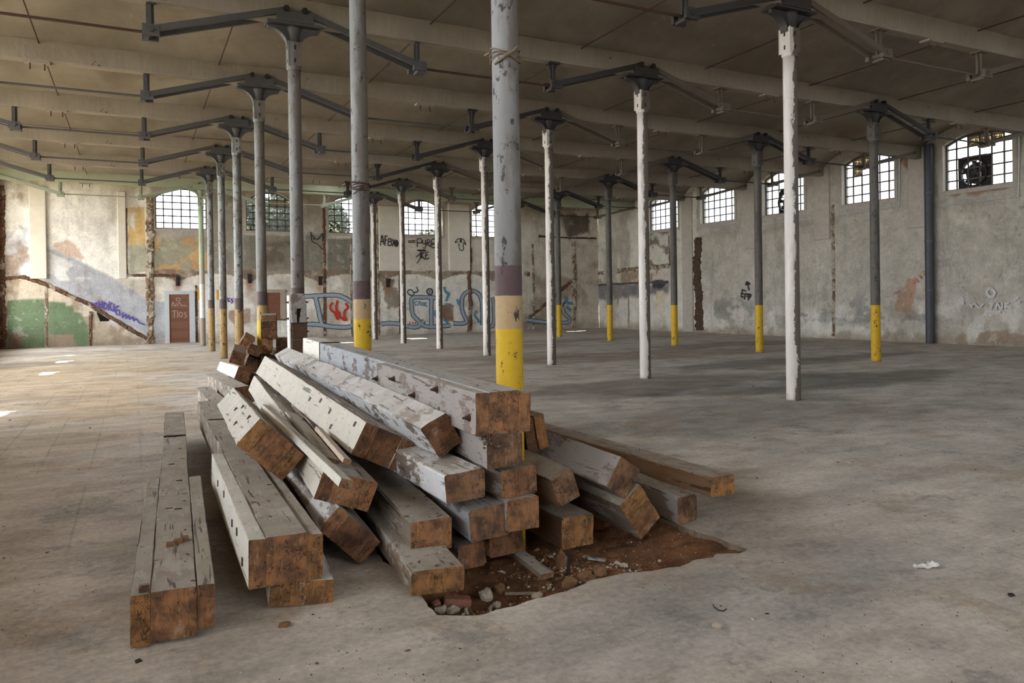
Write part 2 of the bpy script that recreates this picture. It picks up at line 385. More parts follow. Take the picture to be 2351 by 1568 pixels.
def m_glass(name, col, trans, dirt):
    n = NT(name); t = n.t
    tr = n.n.new('ShaderNodeBsdfTransparent'); tl = n.n.new('ShaderNodeBsdfTranslucent'); df = n.n.new('ShaderNodeBsdfDiffuse')
    tr.inputs[0].default_value = (*col, 1); tl.inputs[0].default_value = (*col, 1); df.inputs[0].default_value = (.3, .26, .2, 1)
    m1 = n.n.new('ShaderNodeMixShader'); m2 = n.n.new('ShaderNodeMixShader')
    n.set(m1.inputs[0], trans); t.links.new(tl.outputs[0], m1.inputs[1]); t.links.new(tr.outputs[0], m1.inputs[2])
    f = n.rng(n.noise(9, None, 6, .75), .62-dirt*.35, .72-dirt*.3)
    n.set(m2.inputs[0], n.math('MULTIPLY', f, min(1, dirt*1.3))); t.links.new(m1.outputs[0], m2.inputs[1]); t.links.new(df.outputs[0], m2.inputs[2])
    t.links.new(m2.outputs[0], n.n['Material Output'].inputs[0]); return n.mat
G_CLEAR = m_glass('window_glass_clear', (.50, .51, .51), .97, .12)
G_FROST = m_glass('window_glass_frosted', (.48, .50, .52), .95, .15)
G_DIRTY = m_glass('window_glass_dirty', (.36, .29, .19), .9, .75)
M_BLACK = m_plain('black_panel', srgb(34, 32, 32), .3, 8, .7)

# ------------------------------------------------------------------ painted wall grids
def lerp(col, c, m): return col*(1-m[:, None])+np.array(c)[None, :]*m[:, None]
def poly_mask(S, Z, poly, soft=.04, wob=.12, seed=0.0, fr=1.6):
    """signed-distance mask of a polygon with a wandering, torn edge"""
    poly = np.array(poly, float); d = np.full(S.shape, 1e9); ins = np.zeros(S.shape, bool)
    n = len(poly)
    for i in range(n):
        a, b = poly[i], poly[(i+1) % n]; e = b-a; L = e@e+1e-9
        t = np.clip(((S-a[0])*e[0]+(Z-a[1])*e[1])/L, 0, 1)
        d = np.minimum(d, np.hypot(S-a[0]-t*e[0], Z-a[1]-t*e[1]))
        c = ((a[1] > Z) != (b[1] > Z)) & (S < (b[0]-a[0])*(Z-a[1])/(b[1]-a[1]+1e-12)+a[0])
        ins ^= c
    sd = np.where(ins, d, -d)+(fbm(S*fr*2+seed, Z*fr*2+seed*3, seed, 4)-.5)*2*wob
    return sstep(-soft, soft, sd)
def arch_top(x, cx, wd, zs, za):
    """height of a segmental arch over x"""
    return zs+(za-zs)*(1-((x-cx)/(wd/2))**2)
def wall_grid(name, s0, s1, z0, z1, step, place, wins, paint, zcap=None):
    """plastered wall as a fine grid with arched openings left out; wins = [(centre, width, sill, spring, apex)]"""
    ns = int(round((s1-s0)/step))+1; nz = int(round((z1-z0)/step))+1
    S, Z = np.meshgrid(np.linspace(s0, s1, ns), np.linspace(z0, z1, nz)); S = S.ravel(); Z = Z.ravel()
    col = paint(S, Z)
    rel = (fbm(S*1.3, Z*1.3, 2.0, 4)-.5)*.03
    P = place(S, Z, rel)
    idx = np.arange(ns*nz).reshape(nz, ns)
    q = np.stack([idx[:-1, :-1], idx[:-1, 1:], idx[1:, 1:], idx[1:, :-1]], -1).reshape(-1, 4)
    cs = S[q].mean(1); cz = Z[q].mean(1); keep = np.ones(len(q), bool)
    for (cx, wd, sill, zs, za) in wins:
        keep &= ~((np.abs(cs-cx) < wd/2) & (cz > sill) & (cz < arch_top(cs, cx, wd, zs, za)))
    q = q[keep]
    me = bpy.data.meshes.new(name); me.vertices.add(len(P)); me.vertices.foreach_set('co', P.ravel())
    me.loops.add(len(q)*4); me.loops.foreach_set('vertex_index', q.ravel().astype(np.int32))
    me.polygons.add(len(q)); me.polygons.foreach_set('loop_start', np.arange(0, len(q)*4, 4, dtype=np.int32)); me.polygons.foreach_set('loop_total', np.full(len(q), 4, np.int32))
    me.update(calc_edges=True); me.materials.append(M_WALL)
    ca = me.color_attributes.new('Col', 'FLOAT_COLOR', 'POINT')
    ca.data.foreach_set('color', np.concatenate([np.clip(col, 0, 1), np.ones((len(col), 1))], 1).ravel().astype(np.float32))
    me.polygons.foreach_set('use_smooth', np.ones(len(q), bool))
    o = link(name, me); tag(o, kind='structure'); return o
TB = {
 't1': (-2.011, -4.144, 0.127, 0.044, 0.018, 0.02, 5.245, 0.188, 0.224),
 't2': (-1.503, -4.025, 0.25, 0.014, 0.001, 0.022, 5.579, 0.193, 0.235),
 't3': (-1.433, -4.019, 0.07, 0.104, -0.001, 0.089, 3.491, 0.305, 0.117),
 't4': (-1.42, -3.052, 0.606, 0.047, -0.025, 0.759, 2.459, 0.356, 0.202),
 't5': (-0.765, -3.22, 0.577, -0.005, 0.045, 0.47, 3.927, 0.358, 0.212),
 't6': (-0.537, -3.645, 0.701, 0.01, 0.02, 1.038, 5.434, 0.217, 0.176),
 't7': (-0.311, -4.017, 0.869, 0.014, 0.014, 0.01, 5.463, 0.186, 0.236),
 't8': (-0.309, -4.012, 0.652, 0.028, 0.015, -0.027, 3.99, 0.221, 0.187),
 't9': (-0.5386, -3.9816, 0.476, -0.035, 0.013, -0.049, 4.1078, 0.241, 0.1619),
 't10': (-0.1862, -3.9433, 0.4485, -0.056, 0.012, -0.031, 1.59, 0.2332, 0.1601),
 't11': (-0.183, -3.982, 0.273, 0.041, -0.001, -0.001, 1.16, 0.201, 0.182),
 't12': (-0.38, -3.941, 0.241, 0.042, -0.012, -0.086, 4.489, 0.232, 0.179),
 't13': (-0.714, -3.914, 0.212, 0.063, 0.015, -0.015, 4.5, 0.233, 0.175),
 't14': (-0.803, -4.236, 0.086, 0.081, 0.014, 0.037, 3.959, 0.275, 0.124),
 't15': (-0.387, -3.716, -0.013, -0.131, 0.021, 0.029, 3.917, 0.199, 0.144),
 't16': (-0.183, -3.763, 0.038, -0.004, 0.009, -0.042, 2.802, 0.223, 0.128),
 't18': (0.1339, -3.9298, 0.366, -0.052, 0.062, -0.34, 2.0, 0.1601, 0.1844),
 't19': (0.215, -3.926, 0.097, -0.035, 0.012, 0.001, 2.5, 0.226, 0.186),
 't20': (0.739, -3.366, -0.05, 0.162, 0.045, 0.0, 2.942, 0.203, 0.168),
 't21': (0.513, -3.981, 0.394, -0.114, 0.07, 0.579, 1.6, 0.193, 0.206),
 't22': (0.649, -3.969, 0.164, -0.043, 0.034, 0.945, 2.5, 0.292, 0.193),
 't23': (1.095, -3.88, 0.098, -0.055, 0.053, -0.083, 2.5, 0.162, 0.182),
 't24': (1.244, -4.05, 0.27, -0.023, 0.0, 0.0, 2.6, 0.205, 0.13),
 't25': (0.2003, -3.4353, 0.6077, -0.068, 0.031, -0.202, 0.5, 0.1492, 0.2309),
 't34': (-1.085, -3.54, 0.422, 0.052, 0.029, 0.372, 4.539, 0.327, 0.176),
 't36': (-1.085, -3.607, 0.183, 0.03, 0.037, 0.785, 4.0, 0.336, 0.162),
 't26': (-0.656, 4.489, 0.387, 0.038, -0.053, 0.374, 4.8, 0.217, 0.198),
 't27': (-0.787, 4.05, 0.679, 0.125, 0.001, 0.303, 1.8, 0.199, 0.191),
 't28': (-0.388, 6.133, 0.799, 0.135, 0.0, 0.551, 1.5, 0.202, 0.206),
 't29': (-0.519, 4.23, 0.775, 0.13, -0.052, 0.338, 1.8, 0.191, 0.165),
 't30': (-0.404, 5.393, 0.474, 0.14, -0.004, 0.427, 1.8, 0.205, 0.215),
 't39': (-1.127, 0.644, 0.109, -0.023, -0.0, -0.012, 4.0, 0.204, 0.217),
 't40': (-0.976, 2.068, 0.347, 0.017, -0.047, -0.096, 4.882, 0.209, 0.22),
 't31': (-0.214, 4.801, 1.112, 0.17, 0.001, -0.01, 1.8, 0.222, 0.374),
 't41': (-0.024, 4.639, 1.077, 0.185, -0.001, 0.025, 1.6, 0.171, 0.261),
 't43': (-0.18, 5.263, 0.78, 0.165, -0.002, -0.0, 1.5, 0.156, 0.265),
 't42': (0.358, 6.921, 0.699, 0.2, -0.0, 0.008, 1.2, 0.247, 0.257),
}
# ================================================================== STRUCTURE
WPITCH = 3.29
BWIN = [(-0.48+WPITCH*k, 1.88, 4.38, 5.60, 6.02) for k in range(5)]
RWIN = []
for (ul, ur, vb) in ((1487, 1557, 527), (1607, 1687, 513), (1750, 1847, 487), (1932, 2055, 458), (2163, 2327, 424)):
    sl, sr = rws(ul, vb)[0], rws(ur, vb)[0]; RWIN.append(((sl+sr)/2, sr-sl, 4.48, 5.86, 6.12))
for k in range(1, 6): RWIN.append((RWIN[4][0]+3.49*k, 1.86, 4.48, 5.86, 6.12))
LWIN = []                                     # left wall, outside the frame: tall openings, one to a bay
for i in range(-4, 7):
    yc = BAY*(i+.5) if i < 6 else 22.35
    LWIN.append((yc, 2.5 if i != 6 else 2.1, .9 if i >= 1 else 2.9, 5.45, 5.85))
NWIN = [(-(x), 2.2, 2.9, 5.3, 5.7) for x in (0.6, 8.2, 15.8)]   # wall behind the camera

def paint_back(S, Z):
    n1 = fbm(S*.5, Z*.5, 1, 5); n2 = fbm(S*2.2, Z*2.2, 4, 5); n3 = fbm(S*6, Z*6, 7, 4)
    col = np.tile(np.array(srgb(198, 188, 172)), (len(S), 1))
    P = lambda *pts: [bws(*p) for p in pts]
    def pm(c, pts, **k):
        nonlocal col; col = lerp(col, srgb(*c), poly_mask(S, Z, P(*pts), **k)*k.get('_', 1))
    def blot(c, pts, lo, hi, src, amt=1.0, **k):
        nonlocal col; col = lerp(col, srgb(*c), poly_mask(S, Z, P(*pts), **k)*sstep(lo, hi, src)*amt)
    pm((232, 227, 218), [(-20, 400), (345, 400), (345, 640), (-20, 640)], wob=.05)
    blot((196, 196, 200), [(10, 520), (106, 520), (106, 640), (10, 640)], .45, .6, n2)
    blot((150, 124, 102), [(8, 420), (60, 430), (40, 540), (110, 620), (110, 645), (0, 650)], .5, .62, n1*.5+n2*.5, .8)
    blot((202, 202, 206), [(106, 560), (345, 690), (345, 795), (106, 660)], .40, .44, n2)
    pm((172, 172, 176), [(108, 574), (142, 572), (200, 605), (262, 640), (342, 684), (342, 772), (290, 745), (180, 690), (108, 652)], wob=.1)
    blot((206, 203, 200), [(106, 575), (230, 640), (106, 645)], .47, .52, n2)
    pm((202, 178, 162), [(118, 566), (150, 548), (172, 562), (200, 592), (196, 602), (160, 590)], wob=.15)
    blot((198, 184, 164), [(8, 642), (108, 650), (345, 792), (345, 805), (8, 805)], .0, .1, n1)
    blot((164, 146, 126), [(8, 640), (108, 646), (345, 792), (345, 810), (8, 810)], .48, .6, n2)
    pm((210, 176, 118), [(294, 476), (331, 476), (336, 566), (296, 568)], wob=.05)
    pm((176, 172, 150), [(296, 562), (336, 560), (340, 624), (296, 628)], wob=.06)
    pm((220, 214, 204), [(298, 490), (309, 490), (309, 530), (298, 516)], wob=.06)
    pm((172, 162, 150), [(345, 420), (560, 430), (560, 640), (345, 640)], wob=.05)
    pm((160, 154, 132), [(350, 546), (478, 546), (478, 620), (350, 624)], wob=.05)
    blot((196, 158, 112), [(352, 546), (500, 546), (500, 618), (352, 622)], .49, .53, n2)
    pm((150, 143, 130), [(478, 440), (562, 446), (562, 628), (478, 628)], wob=.05)
    pm((166, 157, 144), [(668, 440), (752, 446), (752, 545), (668, 545)], wob=.05)
    pm((136, 129, 116), [(560, 540), (742, 540), (742, 626), (560, 626)], wob=.06)
    pm((92, 86, 74), [(600, 552), (672, 556), (640, 575), (664, 590), (650, 606), (600, 606)], wob=.2, soft=.15)
    pm((128, 122, 110), [(752, 548), (806, 548), (806, 624), (752, 624)], wob=.03)
    pm((204, 194, 178), [(808, 545), (1210, 545), (1210, 628), (808, 626)], wob=.05)
    pm((180, 166, 144), [(868, 478), (924, 478), (924, 508), (868, 508)], wob=.04)
    pm((182, 168, 148), [(1030, 470), (1080, 470), (1080, 514), (1030, 514)], wob=.04)
    blot((142, 122, 102), [(1180, 430), (1400, 430), (1400, 800), (1180, 800)], .42, .62, n1*.6+n2*.4, .75)
    pm((104, 94, 82), [(1284, 492), (1352, 492), (1350, 530), (1318, 545), (1308, 552), (1296, 528)], wob=.2, soft=.1)
    # storey band with shallow arches under it
    cx = np.round((S-.66)/2.7)*2.7+.66
    arch = 2.34+.34*(1-((S-cx)/1.35)**2)
    k = (S > -1.6) & (S < 14.2)
    low = ((Z < arch) & k & (Z > .0)).astype(float)
    col = lerp(col, srgb(222, 215, 204), low*sstep(.2, .3, n2))
    col = lerp(col, srgb(176, 162, 140), low*sstep(.54, .64, n1*.5+n2*.5)*.6)
    band = ((Z >= arch) & (Z < 2.82+.05*(n3-.5)) & k).astype(float)
    col = lerp(col, np.array(srgb(156, 140, 120)), band*.9)
    col = lerp(col, np.array(srgb(120, 96, 78)), band*sstep(.5, .62, n2)*.7)
    pm((172, 172, 176), [(346, 695), (387, 700), (387, 788), (346, 792)], wob=.15)
    pm((182, 184, 186), [(434, 690), (452, 690), (452, 786), (434, 788)], wob=.06)
    blot((150, 138, 122), [(868, 640), (925, 640), (925, 700), (868, 720)],   .56, .6, n2)
    pm((150, 138, 120), [(886, 690), (918, 674), (920, 702), (890, 708)], wob=.12)
    pm((172, 148, 128), [(526, 712), (545, 708), (572, 712), (574, 740), (540, 752), (528, 735)], wob=.12)
    pm((138, 108, 88), [(1014, 700), (1042, 700), (1042, 738), (1016, 736)], wob=.05)
    for u in (408, 573, 735, 890):
        x, z = bws(u, 655); m = np.exp(-((S-x)/.16)**2-((Z-z)/.35)**2)*(Z < z+.2); col = lerp(col, srgb(156, 96, 44), m*.75)
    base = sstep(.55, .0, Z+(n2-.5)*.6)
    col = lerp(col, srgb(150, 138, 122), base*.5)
    pm((106, 122, 92), [(15, 690), (104, 686), (104, 805), (15, 808)], wob=.025)
    pm((106, 122, 92), [(110, 692), (150, 694), (152, 703), (168, 704), (170, 716), (185, 718), (200, 745), (206, 770), (206, 805), (110, 808)], wob=.025)
    pm((126, 106, 92), [(20, 765), (50, 765), (50, 802), (20, 802)], wob=.03)
    pm((150, 132, 114), [(112, 768), (170, 768), (174, 800), (112, 802)], wob=.08)
    stain = sstep(.58, .7, fbm(S*.9, Z*.35, 9, 5)); col = lerp(col, srgb(140, 124, 106), stain*.45)
    top = sstep(5.6, 6.2, Z+(n2-.5)*.4); col = lerp(col, srgb(178, 168, 140), top*.5)
    return col*(0.93+.14*n3[:, None])

def paint_right(S, Z):
    n1 = fbm(S*.5, Z*.5, 11, 5); n2 = fbm(S*2.0, Z*2.0, 14, 5); n3 = fbm(S*6, Z*6, 17, 4)
    col = np.tile(np.array(srgb(178, 169, 156)), (len(S), 1))
    P = lambda *pts: [rws(*p) for p in pts]
    def pm(c, pts, **k):
        nonlocal col; col = lerp(col, srgb(*c), poly_mask(S, Z, P(*pts), **k))
    def blot(c, pts, lo, hi, src, amt=1.0, **k):
        nonlocal col; col = lerp(col, srgb(*c), poly_mask(S, Z, P(*pts), **k)*sstep(lo, hi, src)*amt)
    pm((206, 198, 184), [(1360, 430), (1600, 420), (1600, 780), (1360, 780)], wob=.1)
    pm((160, 132, 108), [(1366, 624), (1538, 606), (1538, 652), (1366, 650)], wob=.15)
    blot((196, 186, 172), [(1366, 624), (1538, 606), (1538, 652), (1366, 650)], .5, .54, n2)
    pm((118, 113, 112), [(1366, 652), (1535, 652), (1535, 676), (1480, 680), (1366, 690)], wob=.12, soft=.12)
    pm((62, 60, 62), [(1493, 642), (1535, 645), (1526, 660), (1500, 664)], wob=.12)
    for u in (1395, 1417, 1442, 1470, 1506): pm((140, 122, 104), [(u, 664), (u+3, 664), (u+3, 752), (u, 752)], wob=.02, soft=.02)
    pm((206, 188, 158), [(1507, 668), (1526, 668), (1528, 738), (1505, 738)], wob=.04)
    blot((120, 108, 94), [(1490, 528), (1545, 524), (1545, 612), (1490, 612)], .45, .6, n2)
    low = sstep(1.5, .6, Z+(n1-.5)*2)*sstep(.44, .5, n2)
    col = lerp(col, srgb(206, 200, 190), low*.9)
    blk = sstep(1.9, 1.0, Z)*sstep(.3, .7, Z)*sstep(.56, .62, fbm(S*1.7, Z*2.5, 21, 5))*((S > 8) & (S < 17))
    col = lerp(col, srgb(112, 110, 106), blk*.6)
    pm((168, 134, 112), [(2072, 668), (2086, 640), (2104, 645), (2098, 708), (2078, 722), (2056, 712), (2060, 676)], wob=.08)
    pm((140, 114, 92), [(2165, 436), (2290, 420), (2326, 418), (2320, 438), (2240, 448), (2166, 450)], wob=.12)
    pm((140, 110, 88), [(2068, 352), (2112, 352), (2110, 396), (2090, 404), (2072, 380)], wob=.12)
    pm((156, 136, 116), [(2236, 790), (2246, 764), (2290, 758), (2351, 768), (2380, 800)], wob=.15)
    pm((152, 134, 114), [(2190, 790), (2196, 768), (2216, 766), (2222, 792)], wob=.08)
    pm((192, 182, 168), [(2170, 470), (2260, 470), (2262, 520), (2200, 515)], wob=.3)
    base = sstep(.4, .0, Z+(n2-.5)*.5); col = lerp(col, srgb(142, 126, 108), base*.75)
    st = sstep(.56, .7, fbm(S*.9, Z*.3, 29, 5)); col = lerp(col, srgb(138, 126, 112), st*.5)
    hi = sstep(4.4, 4.0, Z)*sstep(3.6, 4.0, Z)*sstep(.5, .6, fbm(S*.6, Z*3, 31, 4)); col = lerp(col, srgb(150, 138, 124), hi*.5)
    return col*(0.93+.14*n3[:, None])
def paint_plain(S, Z):
    n1 = fbm(S*.5, Z*.5, 41, 5); n2 = fbm(S*2, Z*2, 44, 4)
    col = np.tile(np.array(srgb(204, 195, 181)), (len(S), 1))
    col = lerp(col, srgb(158, 140, 120), sstep(.5, .62, n1*.5+n2*.5)*.7)
    return lerp(col, srgb(140, 124, 106), sstep(.6, 0, Z)*.6)

def place_back(S, Z, r): return np.stack([S, YF+r, Z], 1)
def place_right(S, Z, r): return np.stack([RW0[0]+RWD[0]*S-RWN[0]*r, RW0[1]+RWD[1]*S-RWN[1]*r, Z], 1)
SRW = 37.9
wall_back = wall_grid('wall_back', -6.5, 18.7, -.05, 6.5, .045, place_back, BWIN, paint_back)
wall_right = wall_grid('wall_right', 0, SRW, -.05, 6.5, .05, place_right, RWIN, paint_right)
wall_left = wall_grid('wall_left', YN, YF, -.05, 6.5, .12, lambda S, Z, r: np.stack([XL-r, S, Z], 1), LWIN, paint_plain)
wall_near = wall_grid('wall_near', -20, -XL, -.05, 6.5, .12, lambda S, Z, r: np.stack([-S, YN-r, Z], 1), NWIN, paint_plain)

# ---- windows
def outline(cx, wd, sill, zs, za, g=0.0, n=12):
    h = wd/2+g; pts = [(cx-h, sill-g), (cx+h, sill-g)]
    for k in range(n+1):
        x = cx+h-(2*h)*k/n; pts.append((x, arch_top(np.clip(x, cx-wd/2, cx+wd/2), cx, wd, zs, za)+g))
    return [(float(a), float(b)) for a, b in pts]
def band(mb, inner, outer, y0, y1, m=0):
    n = len(inner)
    for i in range(n):
        j = (i+1) % n
        a, b, c, d = inner[i], inner[j], outer[j], outer[i]
        vs = [(p[0], y, p[1]) for y in (y0, y1) for p in (a, b, c, d)]
        mb.add(vs, [(0, 1, 2, 3), (7, 6, 5, 4), (0, 4, 5, 1), (3, 2, 6, 7)], m)
nwin = [0]
def window(M, spec, cols, rh, style, label, glazed=True, split=None):
    cx, wd, sill, zs, za = spec; nwin[0] += 1
    root = empty('window_%d' % nwin[0]); root.matrix_world = M@Matrix.Translation((cx, 0, sill)); tag(root, kind='structure')
    L = lambda pts: [(a-cx, b-sill) for a, b in pts]
    b = MB(); band(b, L(outline(*spec, g=-.02)), L(outline(*spec, g=.10)), -.012, .34); b.build('reveal', M_REVEAL, root)
    b = MB(); band(b, L(outline(*spec, g=-.065)), L(outline(*spec, g=.0)), .16, .22); b.build('frame', M_FRAME, root)
    xs = [-wd/2+wd*k/cols for k in range(cols+1)]
    zr = []; z = 0
    while z < za-sill: zr.append(z); z += rh
    top = lambda x: float(arch_top(x+cx, cx, wd, zs, za)-sill)
    for x in xs[1:-1]: MB().box(-.02, .02, 0, .03, 0, top(x)).build('glazing_bar', M_FRAME, root, (x, .175, 0))
    for z in zr[1:]:
        xx = [x for x in np.linspace(-wd/2, wd/2, 61) if top(x) > z]
        MB().box(min(xx), max(xx), 0, .03, -.02, .02).build('glazing_bar', M_FRAME, root, (0, .175, z))
    if not glazed: return root
    cache = {}
    for i in range(cols):
        for j, z0 in enumerate(zr):
            m = style(i, j)
            if m is None: continue
            x0, x1 = xs[i], xs[i+1]; z1 = z0+rh; ta, tb = min(z1, top(x0)), min(z1, top(x1))
            if ta-z0 < .03 and tb-z0 < .03: continue
            ta, tb = max(ta, z0+.01), max(tb, z0+.01)
            key = (m.name, ta-z0 > rh-.001 and tb-z0 > rh-.001)
            if key[1] and key in cache: link('pane', cache[key], root, (x0, .185, z0)); continue
            p = [(.014, .014), (x1-x0-.014, .014), (x1-x0-.014, max(tb-z0-.014, .02)), (.014, max(ta-z0-.014, .02))]
            o = MB().prism(p, 0, .006).build('pane', m, root, (x0, .185, z0))
            if key[1]: cache[key] = o.data
    return root
MBK = Matrix.Translation((0, YF, 0))
MRW = Matrix(((RWD[0], -RWN[0], 0, RW0[0]), (RWD[1], -RWN[1], 0, RW0[1]), (0, 0, 1, 0), (0, 0, 0, 1)))
MLF = Matrix(((0, -1, 0, XL), (1, 0, 0, 0), (0, 0, 1, 0), (0, 0, 0, 1)))
MNR = Matrix(((-1, 0, 0, 0), (0, -1, 0, YN), (0, 0, 1, 0), (0, 0, 0, 1)))
def st_back(k):
    def f(i, j):
        r = random.Random(k*100+i*10+j)
        if k == 0: return G_FROST if r.random() < .8 else G_CLEAR
        if k == 1: return None if (i == 0 and j == 0) or (i == 2 and j == 1) else (G_DIRTY if j >= 4 and r.random() < .5 else G_CLEAR)
        if k == 2: return None if (i in (0, 1) and j in (0, 1)) else G_CLEAR
        if k == 3: return None if j == 2 else (G_FROST if i == 0 and j == 1 else G_CLEAR)
        return G_CLEAR
    return f
def st_right(k):
    def f(i, j):
        r = random.Random(k*77+i*10+j)
        if k == 4 and 1 <= i <= 3 and j <= 2: return None
        if k == 2 and 2 <= i <= 3 and j <= 2: return None
        if k == 4 and j >= 4 and 2 <= i <= 4: return G_DIRTY
        if k == 3 and ((i == 1 and j >= 3) or (i == 2 and j == 4)): return G_DIRTY
        if k == 2 and j >= 4 and r.random() < .6: return G_DIRTY
        return G_FROST if r.random() < .7 else G_CLEAR
    return f
for k, s in enumerate(BWIN): window(MBK, s, 6, .262, st_back(k), None)
for k, s in enumerate(RWIN[:5]): window(MRW, s, 6, .31, st_right(k), None)
def portal_at(M, s, name):
    cx, wd, sill, zs, za = s
    p = M@Vector((cx, .14, (sill+za)/2)); n = (M.to_3x3()@Vector((0, -1, 0)))
    portal(name, p, n.to_track_quat('-Z', 'Y').to_euler(), wd, za-sill)
for s in RWIN[5:]: window(MRW, s, 6, .31, st_right(9), None)
for s in LWIN: window(MLF, s, 5, .9, None, None, glazed=False)
for s in NWIN: window(MNR, s, 5, .9, None, None, glazed=False)
for s in BWIN: portal_at(MBK, s, 'daylight_back_window')
for s in RWIN: portal_at(MRW, s, 'daylight_right_window')
for s in LWIN: portal_at(MLF, s, 'daylight_left_opening')
for s in NWIN: portal_at(MNR, s, 'daylight_near_window')

# ---- unseen screen added outside the left openings; its gaps shape the sun patches
ex = np.arange(XL-3.1, XL-.2, .18); ey = np.arange(YN, YF, .18); ev = [(x, y, 6.0+.05*(x-XL)) for y in ey for x in ex]; ef = []
GAPS = [(p[0]-6/1.9, p[1]-.1*6/1.9, hx, hy) for p, hx, hy in ((onz(167, 817), .2, .5), (onz(145, 831), .16, .36), (onz(124, 856), .2, .36), (onz(8, 950), .22, .22))]
for j in range(len(ey)-1):
    for i in range(len(ex)-1):
        cx_, cy_ = ex[i]+.09, ey[j]+.09
        if any(abs(cx_-g[0]) < g[2] and abs(cy_-g[1]) < g[3] for g in GAPS): continue
        k = j*len(ex)+i; ef.append((k, k+1, k+len(ex)+1, k+len(ex)))
eo = link('added_sun_screen', mesh('added_sun_screen', ev, ef, m_plain('sun_screen_brown', srgb(176, 150, 128), .2, 3))); tag(eo, kind='structure')
so = eo.modifiers.new('s', 'SOLIDIFY'); so.thickness = .05

# ---- vaulted ceiling with its beams, rods and hooks
YB = [BAY*i for i in range(-4, 7)]+[YF+.02]
ys, zs_ = [], []
for i in range(len(YB)-1):
    a, b = YB[i], YB[i+1]; rise = (ZCROWN-ZSPR)*min(1, ((b-a)/BAY)**1.0)
    if i == len(YB)-2: rise = .52
    for k in range(12):
        t = k/12; ys.append(a+(b-a)*t); zs_.append(ZSPR+rise*(1-(2*t-1)**2)**.85)
ys.append(YB[-1]); zs_.append(ZSPR+.22)
xs_ = np.arange(-6.6, 20.2, .2); ys = np.array(ys); zs_ = np.array(zs_)
X, Y = np.meshgrid(xs_, ys); Z = np.tile(zs_[:, None], (1, len(xs_)))+(fbm(X*.8, Y*.8, 3, 4)-.5)*.05
V = np.stack([X.ravel(), Y.ravel(), Z.ravel()], 1); nx = len(xs_)
HOLES = []
SD = Vector((1.0, 0.10, -1.9))
for (u, v) in ((790, 787), (955, 777), (1330, 760)):       # gaps in the vault that drop a patch of sun on the floor
    p = onz(u, v); t = 6.25/1.9; HOLES.append((p[0]-t*SD.x, p[1]-t*SD.y))
F = []
for j in range(len(ys)-1):
    for i in range(nx-1):
        cx_, cy_ = (xs_[i]+xs_[i+1])/2, (ys[j]+ys[j+1])/2
        if any(abs(cx_-h[0]) < (.24 if k_ < 2 else .55) and abs(cy_-h[1]) < .2 for k_, h in enumerate(HOLES)): continue
        F.append((j*nx+i, (j+1)*nx+i, (j+1)*nx+i+1, j*nx+i+1))
ceil = link('ceiling', mesh('ceiling', V, F, M_CEIL, smooth=True)); tag(ceil, kind='structure')
def beam(i, m):
    y = YB[i]; n = 120; b = MB(); prof = [(-.115, .34), (-.10, .02), (-.085, 0), (.085, 0), (.10, .02), (.115, .34)]
    x0, x1 = XL-.1, 19.25; vs = []
    for k in range(n+1):
        x = x0+(x1-x0)*k/n
        for (py, pz) in prof:
            q = mnoise.noise(Vector((x*2.5, py*9, pz*9+i*5)))*.012+mnoise.noise(Vector((x*9, py*9, pz*9+i*5)))*.008
            vs.append((x, py+q, pz+q))
    fs = [(k*6+a, k*6+a+1, (k+1)*6+a+1, (k+1)*6+a) for k in range(n) for a in range(5)]
    b.add(vs, fs); o = b.build('beam', m, ceil, (0, y, ZBEAM), smooth=False)
    for bx in (-3.55, 3.3, 9.45, 15.6):
        h = MB(); h.box(-.18, .2, -.09, .08, -.03, .004)
        h.build('mortar_patch', M_BEAM, o, (bx, 0, 0))
        for dx in (-.09, .12):
            MB().tube([(0, 0, 0), (0, 0, -.09), (.0, -.03, -.13)], .011, 6).build('hook', M_RUST, o, (bx+dx, -.02, -.01))
    return o
for i in range(len(YB)-1): beam(i, M_BEAMG if i == 10 else M_BEAM)
for i in range(2, len(YB)-2):
    for k in range(8):
        x = -3.5+2.8*k
        y0, y1 = YB[i]+.1, YB[i+1]-.1
        MB().tube([(0, 0, 0), (0, y1-y0, 0)], .011, 6).build('tie_rod', M_RUST, ceil, (x, y0, ZSPR+.03))

